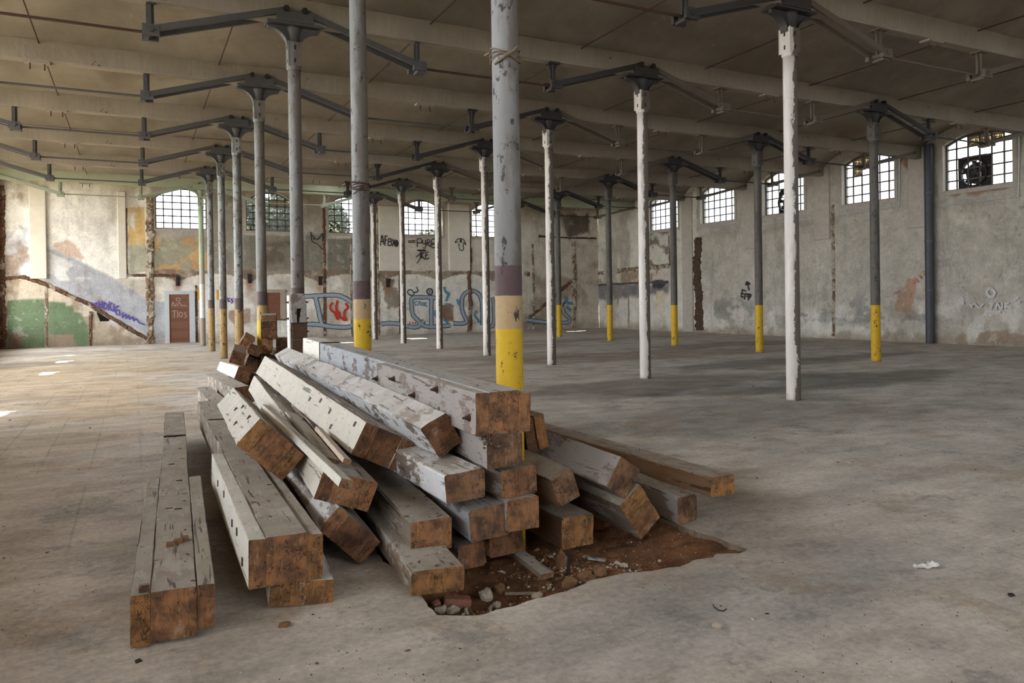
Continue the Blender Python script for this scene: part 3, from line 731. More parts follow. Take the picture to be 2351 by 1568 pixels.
# ---- floor with the excavated pit
PIT = [(-.87, -4.12), (-.875, -4.43), (-.7, -4.53), (-.55, -4.51), (-.38, -4.48), (-.2, -4.47), (-.02, -4.41), (.2, -4.41), (.4, -4.45), (.54, -4.47), (.66, -4.44), (.8, -4.46), (.86, -4.41), (.98, -4.47), (1.06, -4.45), (1.05, -4.19), (1.03, -3.86), (1.04, -3.3), (1.0, -2.6), (.3, -2.52), (-.86, -2.55), (-.88, -3.3)]
rp = []
for i in range(len(PIT)):
    a, b = Vector(PIT[i]), Vector(PIT[(i+1) % len(PIT)]); n = max(1, int((b-a).length/.035))
    for k in range(n):
        p = a.lerp(b, k/n); q = mnoise.noise_vector(Vector((p.x*7, p.y*7, 3)))*.022+mnoise.noise_vector(Vector((p.x*30, p.y*30, 3)))*.008
        rp.append((p.x+q.x, p.y+q.y))
def paint_floor(X, Y):
    n1 = fbm(X*.25, Y*.4, 51, 5); n2 = fbm(X*.8, Y*1.3, 54, 5)
    col = np.tile(np.array(srgb(190, 181, 170)), (len(X), 1))
    def blob(cx, cy, rx, ry, c, a, ang=0.0):
        nonlocal col
        dx, dy = X-cx, Y-cy; d = np.sqrt((dx/rx)**2+(dy/ry)**2)+(n2-.5)*1.3
        col = lerp(col, srgb(*c), sstep(1.15, .55, d)*a*.85)
    blob(-4.2, 9, 3.2, 6.5, (178, 150, 112), .75); blob(-2.6, 14, 3, 5, (180, 160, 128), .7); blob(-3.5, 2.5, 2.2, 2.6, (172, 150, 120), .5)
    blob(-5.2, 15, 2.2, 1.2, (116, 104, 92), .7); blob(-4.5, 6.2, 1.6, .6, (120, 106, 94), .5); blob(-5.5, 19.5, 4, 1.5, (138, 122, 106), .6)
    blob(5.5, 2.6, 3.2, 1.1, (104, 94, 84), .75); blob(11, 4.5, 4.5, .9, (92, 82, 74), .7); blob(9, 1.2, 4, .9, (88, 84, 80), .8)
    blob(10, 8, 6, 1.6, (132, 104, 82), .6); blob(6.5, 9.5, 3, 1.6, (128, 108, 90), .55); blob(14, 10, 4, 1.1, (98, 86, 76), .6)
    blob(8, 13.5, 4, 1.5, (138, 108, 82), .55); blob(12, 15, 4, 1.2, (110, 100, 90), .5); blob(4.8, -.6, 3.2, 1.3, (112, 106, 99), .55)
    blob(3, 14, 2.5, 2.5, (124, 112, 100), .45); blob(.6, -3.3, 1.6, 1.3, (128, 112, 96), .55); blob(.8, -5.0, 1.7, .45, (136, 134, 134), .5)
    blob(-1.9, -1.5, 1.2, 3.2, (120, 108, 96), .45)
    edge = sstep(23.2, 23.8, Y+(n2-.5)*1.2); col = lerp(col, srgb(176, 158, 134), edge*.8)
    return col*(0.86+.28*n1[:, None])
st = .12; gx = np.arange(-6.6, 19.81, st); gy = np.arange(-14.04, 24.01, st); gnx = len(gx)
GX, GY = np.meshgrid(gx, gy); GX = GX.ravel(); GY = GY.ravel(); gid = np.arange(len(GX)).reshape(len(gy), gnx)
q = np.stack([gid[:-1, :-1], gid[:-1, 1:], gid[1:, 1:], gid[1:, :-1]], -1).reshape(-1, 4)
hx0, hx1, hy0, hy1 = -1.2, 1.32, -4.8, -2.28
cxm = GX[q].mean(1); cym = GY[q].mean(1)
inh = (cxm > hx0) & (cxm < hx1) & (cym > hy0) & (cym < hy1); q = q[~inh]
ring = sorted({(round(float(GX[v]), 4), round(float(GY[v]), 4)) for v in np.unique(np.stack([gid[:-1, :-1], gid[:-1, 1:], gid[1:, 1:], gid[1:, :-1]], -1).reshape(-1, 4)[inh])})
x0r, x1r = ring[0][0], ring[-1][0]; y0r = min(p[1] for p in ring); y1r = max(p[1] for p in ring)
outer = [p for p in ring if p[1] == y0r]+[p for p in ring if p[0] == x1r and p[1] > y0r]+[p for p in reversed(ring) if p[1] == y1r and p[0] < x1r]+[p for p in reversed(ring) if p[0] == x0r and y0r < p[1] < y1r]
bm = bmesh.new(); es = []
for loop in (outer, rp):
    vv = [bm.verts.new((x, y, 0)) for x, y in loop]
    es += [bm.edges.new((vv[i], vv[(i+1) % len(vv)])) for i in range(len(vv))]
bmesh.ops.triangle_fill(bm, use_beauty=True, edges=es)
bm.verts.index_update(); pv = [(v.co.x, v.co.y, 0) for v in bm.verts]; pf = [tuple(v.index for v in f.verts) for f in bm.faces]
for k, f in enumerate(pf):
    a, b, c = (Vector(pv[i]) for i in f)
    if (b-a).cross(c-a).z < 0: pf[k] = f[::-1]
bm.free()
allv = np.concatenate([np.stack([GX, GY, np.zeros_like(GX)], 1), np.array(pv)])
gz = np.zeros(len(allv)); 
fme = mesh('floor', allv, [tuple(f) for f in q.tolist()]+[tuple(i+len(GX) for i in f) for f in pf], M_FLOOR)
fc = paint_floor(allv[:, 0], allv[:, 1])
fme.color_attributes.new('Col', 'FLOAT_COLOR', 'POINT').data.foreach_set('color', np.concatenate([np.clip(fc, 0, 1), np.ones((len(fc), 1))], 1).ravel().astype(np.float32))
floor = link('floor', fme); tag(floor, kind='structure')
b = MB(); n = len(rp)
for i in range(n):
    p, r_ = rp[i], rp[(i+1) % n]
    b.add([(p[0], p[1], 0), (r_[0], r_[1], 0), (r_[0], r_[1], -.3), (p[0], p[1], -.3)], [(0, 1, 2, 3)])
b.build('slab_edge', m_plain('broken_slab_edge', srgb(128, 112, 98), .4, 20, .95, .01), floor)
dx, dy = np.meshgrid(np.linspace(-.95, 1.12, 105), np.linspace(-4.6, -2.4, 110)); dx = dx.ravel(); dy = dy.ravel()
def dirt_z(x, y):
    z = -.125+(fbm(np.asarray(x)*4, np.asarray(y)*4, 61, 5)-.5)*.07+(fbm(np.asarray(x)*22, np.asarray(y)*22, 64, 3)-.5)*.03
    z = z+.095*np.exp(-((np.asarray(x)-.22)/.22)**2-((np.asarray(y)+4.22)/.16)**2)+.09*sstep(.35, 1.0, np.asarray(x))*sstep(-3.4, -4.3, np.asarray(y))*(1-sstep(.7, 1.0, np.asarray(x)))+.098*sstep(.72, 1.03, np.asarray(x))
    return z-.035*np.exp(-((np.asarray(x)+.45)/.3)**2-((np.asarray(y)+4.1)/.3)**2)
dz = dirt_z(dx, dy); did = np.arange(len(dx)).reshape(110, 105)
qd = np.stack([did[:-1, :-1], did[:-1, 1:], did[1:, 1:], did[1:, :-1]], -1).reshape(-1, 4)
tag(link('pit_earth', mesh('pit_earth', np.stack([dx, dy, dz], 1), [tuple(f) for f in qd.tolist()], M_DIRT, smooth=True), floor), kind='stuff')
# ground outside
tag(MB().box(-60, 80, -60, 90, -.5, -.34).build('ground', m_plain('outside_ground', srgb(128, 120, 100), .2, 1)), kind='structure')

# ================================================================== COLUMNS
def column_meshes(mat, metal, r, low=0.0):
    P = {}
    def keep(name, mb, m, smooth=False):
        me = mesh(name, mb.v, mb.f, m, mb.m, smooth); P[name] = me
    b = MB(); pts = [(0, 0, z) for z in [low, .02, .3, .8, 1.3, 1.5, 1.7, 2.2, 3, 3.8, 4.6, 4.93]]
    rs = [r*1.01, r*1.01, r, r, r, r, r*.995, r*.99, r*.985, r*.97, r*.96, r*.95]
    b.tube(pts, rs, 28); keep('shaft', b, mat, True)
    b = MB(); w_ = r*.98
    b.box(-w_, w_, -w_, w_, 4.95, 5.30)
    for sx in (-1, 1):
        for sy in (-1, 1): b.box(sx*w_-.006, sx*w_+.006, sy*w_-.006, sy*w_+.006, 4.95, 5.31)
    keep('splice_box', b, mat)
    b = MB()
    for z in (5.03, 5.22):
        b.box(-.012, .012, -w_-.004, w_+.004, z-.03, z+.03); b.box(-w_-.004, w_+.004, -.012, .012, z-.03, z+.03)
    keep('slot', b, M_BLACK)
    b = MB(); b.tube([(0, 0, 4.90), (0, 0, 4.925), (0, 0, 4.95)], [w_*1.08, w_*1.14, w_*1.14], 24, caps=True); keep('collar', b, mat)
    b = MB(); b.tube([(0, 0, 5.30), (0, 0, 5.42), (0, 0, 5.44), (0, 0, 5.50), (0, 0, 5.53)], [r*.86, r*.86, r*1.0, r*1.12, r*1.12], 24); keep('capital', b, metal, True)
    for s, nm in ((1, 'bracket_a'), (-1, 'bracket_b')):
        poly = [(s*w_*.7, 5.28), (s*w_*.95, 5.26)]
        for k in range(9):
            t = k/8*math.pi/2; poly.append((s*(w_+.27*(1-math.cos(t))), 5.24+.25*math.sin(t)))
        poly += [(s*.37, 5.50), (s*.38, 5.56), (s*w_*.7, 5.56)]
        b = MB(); b.prism(poly, -.028, .028)
        pr = [poly[i] for i in range(1, 11)]
        for i in range(len(pr)-1): b.bar((pr[i][0], 0, pr[i][1]), (pr[i+1][0], 0, pr[i+1][1]), .13, .014)
        keep(nm, b, metal)
    b = MB(); b.box(-.39, .39, -.15, .15, 5.53, 5.565); b.box(-.26, .26, -.165, -.125, 5.56, 5.72); b.box(-.26, .26, .125, .165, 5.56, 5.72); keep('top_plate', b, metal)
    b = MB(); b.tube([(0, -.2, 0), (0, .2, 0)], .022, 8)
    for y in (-.2, -.17, .17, .2): b.tube([(0, y-.012, 0), (0, y+.012, 0)], .045, 6)
    keep('bolt', b, M_IRON if metal != M_STEELG else M_STEELG)
    return P
CP = {}
def column(kind, x, y, label, group, metal, r, low=0.0):
    k = (kind, metal.name, r, low)
    if k not in CP: CP[k] = column_meshes(MC[kind], metal, r, low)
    P = CP[k]; t = empty('iron_column', (x, y, 0)); tag(t, label, 'column', group, 'thing')
    for nm in ('shaft', 'splice_box', 'slot', 'collar', 'capital'):
        link(nm, P[nm], t)
    link('bracket', P['bracket_a'], t); link('bracket', P['bracket_b'], t); link('top_plate', P['top_plate'], t)
    for dx in (-.13, .13): link('bolt', P['bolt'], t, (dx, 0, 5.735))
    return t
GA, GB, GC_ = 'gray columns of the row beside the timber pile', 'cream flaking columns of the middle row', 'dark columns with yellow feet near the right wall'
LA = ['thick gray column with maroon tan and yellow bands rising out of the timber pile',
      'gray column with yellow foot and wire tie behind the tall white-ended beam',
      'gray column with maroon band behind the upright V-notched timber',
      'gray column with thin yellow strip left of the strapped beam end',
      'gray column with tan foot behind the tilted brown blocks',
      'gray column with dark stained foot standing left of the heap of blocks',
      'slim gray column with short tan foot left of the dark-footed one',
      'pale green column with white lower half, last against the back wall']
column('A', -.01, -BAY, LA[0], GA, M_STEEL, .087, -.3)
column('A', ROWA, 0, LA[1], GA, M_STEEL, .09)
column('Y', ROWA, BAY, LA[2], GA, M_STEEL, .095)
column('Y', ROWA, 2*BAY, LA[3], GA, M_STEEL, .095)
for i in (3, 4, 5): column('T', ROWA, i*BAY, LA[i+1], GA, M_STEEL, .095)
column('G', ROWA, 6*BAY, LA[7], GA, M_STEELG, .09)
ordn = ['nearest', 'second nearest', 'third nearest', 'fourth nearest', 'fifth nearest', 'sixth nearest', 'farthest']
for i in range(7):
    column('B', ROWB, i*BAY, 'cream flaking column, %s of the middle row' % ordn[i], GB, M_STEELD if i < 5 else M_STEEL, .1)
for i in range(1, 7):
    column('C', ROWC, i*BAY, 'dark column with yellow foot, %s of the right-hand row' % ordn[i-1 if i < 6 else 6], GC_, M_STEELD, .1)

# wire and rag tied round two of the columns
b = MB()
for k, z in enumerate((3.02, 3.04, 3.07)):
    b.tube([(.098*math.cos(t)-.01, .098*math.sin(t)-BAY, z+.02*math.sin(t*2+k)) for t in np.linspace(0, 2*math.pi, 20)], .004, 5)
b.tube([(-.10, -BAY-.03, 2.98), (-.06, -BAY-.10, 3.02), (.0, -BAY-.105, 3.06), (.03, -BAY-.095, 3.09)], [.007, .012, .011, .006], 7)
tag(b.build('rag_tie', m_plain('dirty_rag', srgb(112, 96, 80), .35, 60)), 'twisted rag and wire knotted round the thickest foreground column', 'tie')
b = MB()
for k in range(7):
    z = 2.68+.012*k
    b.tube([(.1*math.cos(t), .1*math.sin(t), z+.018*math.sin(t+k)) for t in np.linspace(0, 2*math.pi, 20)], .004, 5)
b.tube([(-.09, -.06, 2.62), (-.03, -.11, 2.68), (.05, -.10, 2.73), (.1, -.04, 2.72)], .006, 5)
tag(b.build('wire_tie', M_RUST), 'coil of thin wire wound round the second gray column', 'wire')

# ================================================================== TRUSS RODS UNDER THE BEAMS
def arm_mesh(m, s):
    b = MB()
    for y in (-.125, .125):
        b.bar((s*.10, y, 5.735), (s*.45, y, 5.66), .045, .085); b.bar((s*.44, y, 5.662), (s*1.9, y, 5.19), .045, .085)
    return b
def truss(i, xa, xb, ma, mb_, label, wl=False, wr=False):
    y = YB[i+4]; L = xb-xa; t = empty('beam_truss', (xa, y, 0)); tag(t, label, 'truss', 'underslung iron trusses below the ceiling beams', 'thing')
    l0 = 1.9; r0 = L-1.9 if not wr else L-2.25
    if wl: l0 = 2.02
    zk = 5.18
    def arm(x0, x1, m, z0=5.735):
        for yy in (-.125, .125):
            MB().bar((x0, yy, z0), (x1, yy, zk+.01), .045, .085).build('arm', m, t)
    arm(.12, l0, ma); arm(L-.12, r0, mb_)
    for x, m in ((l0, ma), (r0, mb_)):
        s = 1 if x == l0 else -1
        b = MB(); b.box(x-.10, x+.11, -.16, -.10, zk-.07, zk+.07); b.box(x-.10, x+.11, .10, .16, zk-.07, zk+.07)
        b.tube([(x, -.19, zk), (x, .19, zk)], .04, 8); b.box(x-.02, x+.1*s+.02, -.1, .1, zk-.09, zk-.05); b.build('clevis', m, t)
        b = MB(); b.box(x-.05, x+.05, -.012, .012, zk, ZBEAM-.01); b.box(x-.014, x+.014, -.05, .05, zk, ZBEAM-.01)
        if m is M_STEEL or m is M_STEELG: b.box(x-.045, x+.045, -.05, .05, ZBEAM-.02, ZBEAM)
        else: b.prism([(x-.035, 5.38), (x+.035, 5.38), (x+.1, ZBEAM-.01), (x-.1, ZBEAM-.01)], -.006, .006); b.box(x-.11, x+.11, -.09, .09, ZBEAM-.03, ZBEAM)
        b.build('post', m, t)
    MB().tube([(l0, 0, zk), (r0, 0, zk)], .02, 8).build('tie_rod', M_RUST if ma == M_STEEL and i < 2 else ma, t)
    return t
bn = {-1: 'overhead beam nearest the camera', 0: 'second beam from the camera', 1: 'third beam from the camera', 2: 'fourth beam from the camera', 3: 'fifth beam from the camera', 4: 'third beam from the back wall', 5: 'second beam from the back wall', 6: 'beam next to the back wall'}
for i in range(-1, 7):
    g = M_STEELG if i == 6 else M_STEEL
    truss(i, XL+.1, ROWA, g, g, 'gray iron truss left of the gray columns, %s' % bn[i] if i < 6 else 'pale green iron truss left of the pale green column', wl=True)
    truss(i, ROWA, ROWB, g, M_STEELD if i < 6 else g, 'iron truss between gray and cream columns, %s' % bn[i])
    truss(i, ROWB, ROWC, M_STEELB if i < 6 else M_STEEL, M_STEELB, 'beige iron truss between cream and yellow-footed columns, %s' % bn[i])
    truss(i, ROWC, 19.0, M_STEELD, M_STEELB, 'dark iron truss reaching to the right wall, %s' % bn[i], wr=True)

# ================================================================== TIMBERS
def timber_mesh(w, h, L, seed, side, end, rough=1.0, taper=0.0, c=.007):
    """one sawn timber: front end at y=0 centred on x,z; runs towards +y; edges knocked about, ends sawn"""
    k = c; ring = []
    hx, hz = w/2, h/2
    for (sx, sz, o) in ((-1, -1, 0), (1, -1, 1), (1, 1, 2), (-1, 1, 3)):
        if o == 0: ring += [(-hx, -hz+k), (-hx+k*.3, -hz+k*.3), (-hx+k, -hz)]
        if o == 1: ring += [(-hx*.33, -hz), (hx*.33, -hz), (hx-k, -hz), (hx-k*.3, -hz+k*.3), (hx, -hz+k)]
        if o == 2: ring += [(hx, -hz*.33), (hx, hz*.33), (hx, hz-k), (hx-k*.3, hz-k*.3), (hx-k, hz)]
        if o == 3: ring += [(hx*.33, hz), (-hx*.33, hz), (-hx+k, hz), (-hx+k*.3, hz-k*.3), (-hx, hz-k), (-hx, hz*.33), (-hx, -hz*.33)]
    n = len(ring); ns = max(6, int(L*11)); vs = []; fs = []; mi = []
    for s in range(ns+1):
        y = L*s/ns
        if s == 1: y = min(y, .02)
        for j, (x, z) in enumerate(ring):
            p = Vector((x*6, y*1.1, z*6+seed*3.7)); q = mnoise.noise(p)*.004*rough
            p2 = Vector((x*20, y*9, z*20+seed*1.3)); q2 = mnoise.noise(p2)*.0022*rough
            corner = abs(abs(x)-hx) < k*.9 and abs(abs(z)-hz) < k*.9
            f = 1+(q+q2)/max(hx, hz)
            if corner:
                g = max(0, mnoise.noise(Vector((x*3+seed, y*3.3, z*3)))-.12)*.05*rough
                g += max(0, mnoise.noise(Vector((x*3+seed, y*14, z*3)))-.2)*.02*rough
                f -= min(g, .02)/max(hx, hz)
            yy = y
            if s == 0: yy = mnoise.noise(Vector((x*9, seed, z*9)))*.006*rough
            if s == ns: yy = L+mnoise.noise(Vector((x*9, seed+5, z*9)))*.012*rough
            vs.append((x*f, yy, z*f))
    for s in range(ns):
        for j in range(n):
            fs.append((s*n+j, s*n+(j+1) % n, (s+1)*n+(j+1) % n, (s+1)*n+j)); mi.append(0)
    for (base, y0, fl) in ((0, 0.0, 0), (ns*n, L, 1)):
        prev = base
        for sc in (.66, .33):
            nb = len(vs)
            for j, (x, z) in enumerate(ring):
                vs.append((x*sc, y0+mnoise.noise(Vector((x*sc*14, seed, z*sc*14)))*.007*rough, z*sc))
            for j in range(n):
                a = (prev+j, nb+j, nb+(j+1) % n, prev+(j+1) % n); fs.append(a if not fl else a[::-1]); mi.append(1)
            prev = nb
        cidx = len(vs); vs.append((0, y0, 0))
        for j in range(n):
            a = (prev+j, cidx, prev+(j+1) % n); fs.append(a if not fl else a[::-1]); mi.append(1)
    fs = [f[::-1] for f in fs]
    me = mesh('timber', vs, fs, [WOODS[side], ENDS[end]], mi)
    bm = bmesh.new(); bm.from_mesh(me); bmesh.ops.recalc_face_normals(bm, faces=bm.faces); bm.to_mesh(me); bm.free()
    return me
def frame(q):
    x, y, z, yaw, pitch, roll = q[:6]
    d = Vector((math.sin(yaw)*math.cos(pitch), math.cos(yaw)*math.cos(pitch), math.sin(pitch))); r = Vector((math.cos(yaw), -math.sin(yaw), 0)); u = r.cross(d)
    a = r*math.cos(roll)-u*math.sin(roll); b = r*math.sin(roll)+u*math.cos(roll)
    M = Matrix((a, d, b)).transposed().to_4x4(); M.translation = (x, y, z); return M
GP, GH = 'old timbers of the foreground pile', 'timbers of the farther heap'
seed = [0]
def single(k, label, side, end, group=GP, rough=1.0, c=.007, name='timber_beam'):
    q = TB[k]; seed[0] += 1
    o = link(name, timber_mesh(q[7], q[8], q[6], seed[0], side, end, rough, c=c)); o.matrix_world = frame(q)
    tag(o, label, 'timber', group, 'thing'); return o
def built(k, label, split, sides, ends, group=GP, rough=1.0):
    """beam bolted up from planks; split = [(x0, x1, y0, y1, dz, dh)] across the width, the widest being the core"""
    q = TB[k]; root = empty('built_up_beam', mat=frame(q)); tag(root, label, 'timber', group, 'thing')
    wide = max(s[1]-s[0] for s in split)
    for s, sd, en in zip(split, sides, ends):
        seed[0] += 1
        x0, x1, y0, y1, dz, dh = s
        o = link('beam_core' if x1-x0 == wide else 'side_plank', timber_mesh(x1-x0-.0015, q[8]+dh, y1-y0, seed[0], sd, en, rough, c=.0045), root, ((x0+x1)/2, y0, dz))
    return root
def thirds(k, a=.085, dh=(0, 0, 0), dy=(0, 0, 0)):
    w_, L = TB[k][7], TB[k][6]; h = w_/2
    return [(-h, -h+a, dy[0], L-.02, 0, dh[0]), (-h+a, h-a, dy[1], L, 0, dh[1]), (h-a, h, dy[2], L-.1, 0, dh[2])]
def pegs(root, pts, face, m=M_RUST, kind='peg_hole', sx=.012, sz=.03):
    """small iron or rust-filled marks let into one long side: face 'l' left, 't' top"""
    for (x, y, z) in pts:
        if face == 'l': b = MB().box(-.003, .004, -sx, sx, -sz, sz)
        else: b = MB().box(-sx, sx, -sz, sz, -.004, .003)
        b.build(kind, m, root, (x, y, z))
def bolts(root, pts, ax=(-1, 0, 0)):
    a = Vector(ax)
    for p in pts:
        p = Vector(p); b = MB(); b.tube([a*-.005, a*.006], .022, 14); b.tube([a*.005, a*.024], .014, 6); b.tube([a*.02, a*.042], .007, 8)
        b.build('bolt', M_RUST, root, p)
# leftmost long built-up beam on the floor
q = TB['t1']; h = q[7]/2
t1 = built('t1', 'long built-up beam lying alone on the floor, leftmost of the pile', [(-h-.08, -h, 0, 2.27, -.006, .004), (-h, h, 0, q[6], 0, 0), (h, h+.076, .01, 2.14, .012, -.024)], ('gray', 'gray', 'gray'), ('y', 'o', 'o'))
pegs(t1, [(0, 3.75, .113), (-.02, 2.6, .113), (.03, 2.05, .113), (-.03, 1.35, .113), (.02, 1.32, .113)], 't', M_IRON, 'iron_strap', .02, .006)
MB().box(-.09, .09, -.02, .02, 0, .012).build('iron_strap', M_IRON, t1, (0, 3.78, .110))
MB().box(-.02, .02, -.012, .012, 0, .03).build('wood_chip', WOODS['dark'], t1, (-.12, .03, .112))
for (x, y) in ((-.02, .62), (.02, .66), (.05, .70)): MB().box(-.018, .018, -.02, .02, 0, .018).build('dirt_clod', M_CLOD, t1, (x, y, .112))
q = TB['t2']; h = q[7]/2
t2 = built('t2', 'big built-up beam with white left side, resting on a low ochre slab', [(-h-.082, -h, 0, 2.3, -.004, 0), (-h, h, 0, q[6], 0, 0), (h, h+.08, .01, 3.2, -.012, -.01)], ('white', 'gray', 'gray'), ('o', 'o', 'y'))
pegs(t2, [(-h-.084, y, z) for y, z in ((.24, -.06), (.5, .02), (.75, .0), (1.25, .05), (1.7, .02))], 'l', M_RUST, 'peg', .012, .02)
MB().box(-.092, .09, -.02, .02, 0, .01).build('iron_strap', M_IRON, t2, (0.01, 4.03, .114))
t3 = single('t3', 'low wide timber half hidden under the white-sided built-up beam', 'white', 'y')
t4 = built('t4', 'tilted built-up beam with clustered rust marks on its white face', thirds('t4', .085, (0, .004, -.004), (0, .006, -.005)), ('white', 'brown', 'brown'), ('y', 'o', 'y'), rough=1.4)
pegs(t4, [(-.1795, y+dy_, z+dz_) for y, z in ((1.2, .005), (.98, .055), (.38, .045), (.66, -.05)) for dy_, dz_ in ((0, 0), (.025, .012), (-.022, .016))], 'l', M_RUST, 'peg', .011, .008)
t5 = built('t5', 'long ivory-painted built-up beam sloping through the middle of the pile', thirds('t5', .095, (0, 0, -.006), (0, .004, -.004)), ('ivory', 'flaking', 'flaking'), ('d', 'd', 'o'), rough=1.3)
pegs(t5, [(-.180, y, z) for y, z in ((.8, .027), (1.14, .054), (1.44, .015), (.62, -.052), (.18, .056))], 'l', M_IRON, 'mortise', .016, .017)
t6 = single('t6', 'long rough-topped timber between ivory beam and topmost beam', 'flaking', 'd', rough=2.6)
q = TB['t7']; h = q[7]/2
t7 = built('t7', 'topmost built-up beam with four rusty bolts along its side', [(-h-.08, -h, 0, 1.98, -.004, 0), (-h, h, 0, q[6], 0, 0), (h, h+.075, .004, q[6]-.3, -.01, -.016)], ('lavender', 'blue', 'lavender'), ('o', 'o', 'o'), rough=1.1)
bolts(t7, [(-h-.08, .089, -.031), (-h-.08, .613, .067), (-h-.08, 1.054, -.023), (-h-.08, 1.511, .039), (-h-.08, 1.96, -.006)])
seed[0] += 1
wb = link('painted_end', timber_mesh(.19, .24, .95, seed[0], 'white', 'g', 1.4), t7, (-.004, q[6]-.93, .004)); wb['label'] = 'white painted far end'
MB().box(-.095, .1, -.012, .012, 0, .012).build('iron_strap', M_IRON, t7, (0, 4.45, .118))
single('t8', 'gray timber with ragged knot under the topmost bolted beam', 'lavender', 'g', rough=1.8)
single('t9', 'timber with flaking white left side, pointing out below the tilted one', 'flaking', 'g', rough=1.5, c=.014)
single('t10', 'short timber end below the ragged-knot timber, split down its middle', 'gray', 'o')
single('t11', 'square timber end under the split one, beside the yellow-footed column', 'gray', 'o')
single('t12', 'timber with blue-white side and chalky corner, above the two shaded ends', 'blue', 'g', rough=1.4, c=.012)
single('t13', 'gray-topped timber lying on the lowest front timber', 'gray', 'o')
single('t14', 'lowest front timber with dusty top at the corner of the pit', 'gray', 'y', rough=1.3)
single('t15', 'shaded timber end with rounded corner right of the lowest front timber', 'gray', 'o', c=.016)
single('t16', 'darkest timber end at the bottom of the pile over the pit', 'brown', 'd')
single('t18', 'tilted gray timber end right of the column, cracked through its top', 'brown', 'g', rough=1.5)
single('t19', 'square timber with bright ochre end resting on the pit earth', 'dark', 'y', rough=1.5)
single('t20', 'reddish timber end directly behind the bright ochre one', 'gray', 'o')
single('t21', 'gray timber lying on edge with diamond-shaped end', 'lavender', 'g')
q = TB['t22']; hh = q[7]/2
built('t22', 'large rolled built-up beam end with yellow-stained plank by the pit', [(-hh, -hh+.09, 0, q[6], 0, 0), (-hh+.09, hh, .004, q[6], 0, 0)], ('gray', 'gray'), ('y', 'y'), rough=1.4)
single('t23', 'short gray timber on the slab under the rightmost long timber', 'gray', 'g', rough=1.4, c=.012)
single('t24', 'long rightmost timber with sawn brown side and dusty top', 'brown', 'y')
q = TB['t25']; hh = q[7]/2
built('t25', 'leaning yellow-edged built-up timber end right behind the thick column', [(-hh, 0.0, 0, q[6], 0, 0), (0.0, hh, -.02, q[6], .01, .0)], ('dark', 'brown'), ('d', 'y'), rough=1.5)
t34 = built('t34', 'built-up beam under the white lath, carrying loose boards', thirds('t34', .08, (0, 0, -.004)), ('ivory', 'flaking', 'gray'), ('d', 'o', 'o'), rough=1.6)
built('t36', 'tilted built-up beam deep in shade beside the white-sided beam', thirds('t36', .085), ('flaking', 'gray', 'gray'), ('o', 'd', 'o'), rough=1.4)
single('t39', 'lowest long timber showing its far end left of the pile', 'gray', 'g')
single('t40', 'gray timber crossing behind the pile with its near end in shade', 'gray', 'd')
single('t26', 'white-sided block end at the left foot of the farther heap', 'ivory', 'o', GH)
single('t27', 'brown block end, leftmost in the middle of the farther heap', 'brown', 'd', GH)
single('t28', 'orange-brown tilted block end on top of the farther heap', 'brown', 'o', GH)
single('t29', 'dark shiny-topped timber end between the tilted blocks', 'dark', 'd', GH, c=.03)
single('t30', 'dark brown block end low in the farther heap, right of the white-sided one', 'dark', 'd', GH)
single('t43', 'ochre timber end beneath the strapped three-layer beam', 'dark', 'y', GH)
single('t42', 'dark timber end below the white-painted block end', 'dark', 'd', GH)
o = single('t41', 'white-painted block end between strapped beam and upright timber', 'white', 'g', GH, 1.8)
ENDS['w'] = WOODS['white']; o.data.materials[1] = WOODS['white']
# three-layer beam end held by straps
q = TB['t31']; r31 = empty('built_up_beam', mat=frame(q)); tag(r31, 'beam end of three strapped layers standing on edge in the farther heap', 'timber', GH, 'thing')
for z0, z1, e in ((-.187, -.055, 'd'), (-.05, .085, 'd'), (.09, .187, 'g')):
    seed[0] += 1; link('beam_layer', timber_mesh(.22, z1-z0, q[6], seed[0], 'brown', e, 1.5), r31, (0, -.02 if z0 > 0 else 0, (z0+z1)/2))
for s in (-1, 1): MB().box(-.006, .006, -.05, 0, -.2, .12).build('strap', M_IRON, r31, (s*.117, .04, 0))
bolts(r31, [(.12, .02, -.07)], (1, 0, 0))
# supports hidden behind, inside the farther heap
for k, (x, y, z) in enumerate(((-.12, 5.3, .11), (.16, 5.3, .11), (-.14, 5.35, .33), (.15, 5.3, .33), (-.16, 5.3, .54), (.40, 7.0, .11), (.42, 7.0, .33), (.36, 7.0, .49), (-.42, 5.6, .11))):
    seed[0] += 1; o = link('timber_beam', timber_mesh(.22, .2 if z < .45 else .14, 2.3, seed[0], 'dark', 'd')); o.location = (x, y, z); tag(o, 'shaded timber inside the farther heap', 'timber', 'hidden timbers inside the farther heap', 'thing')

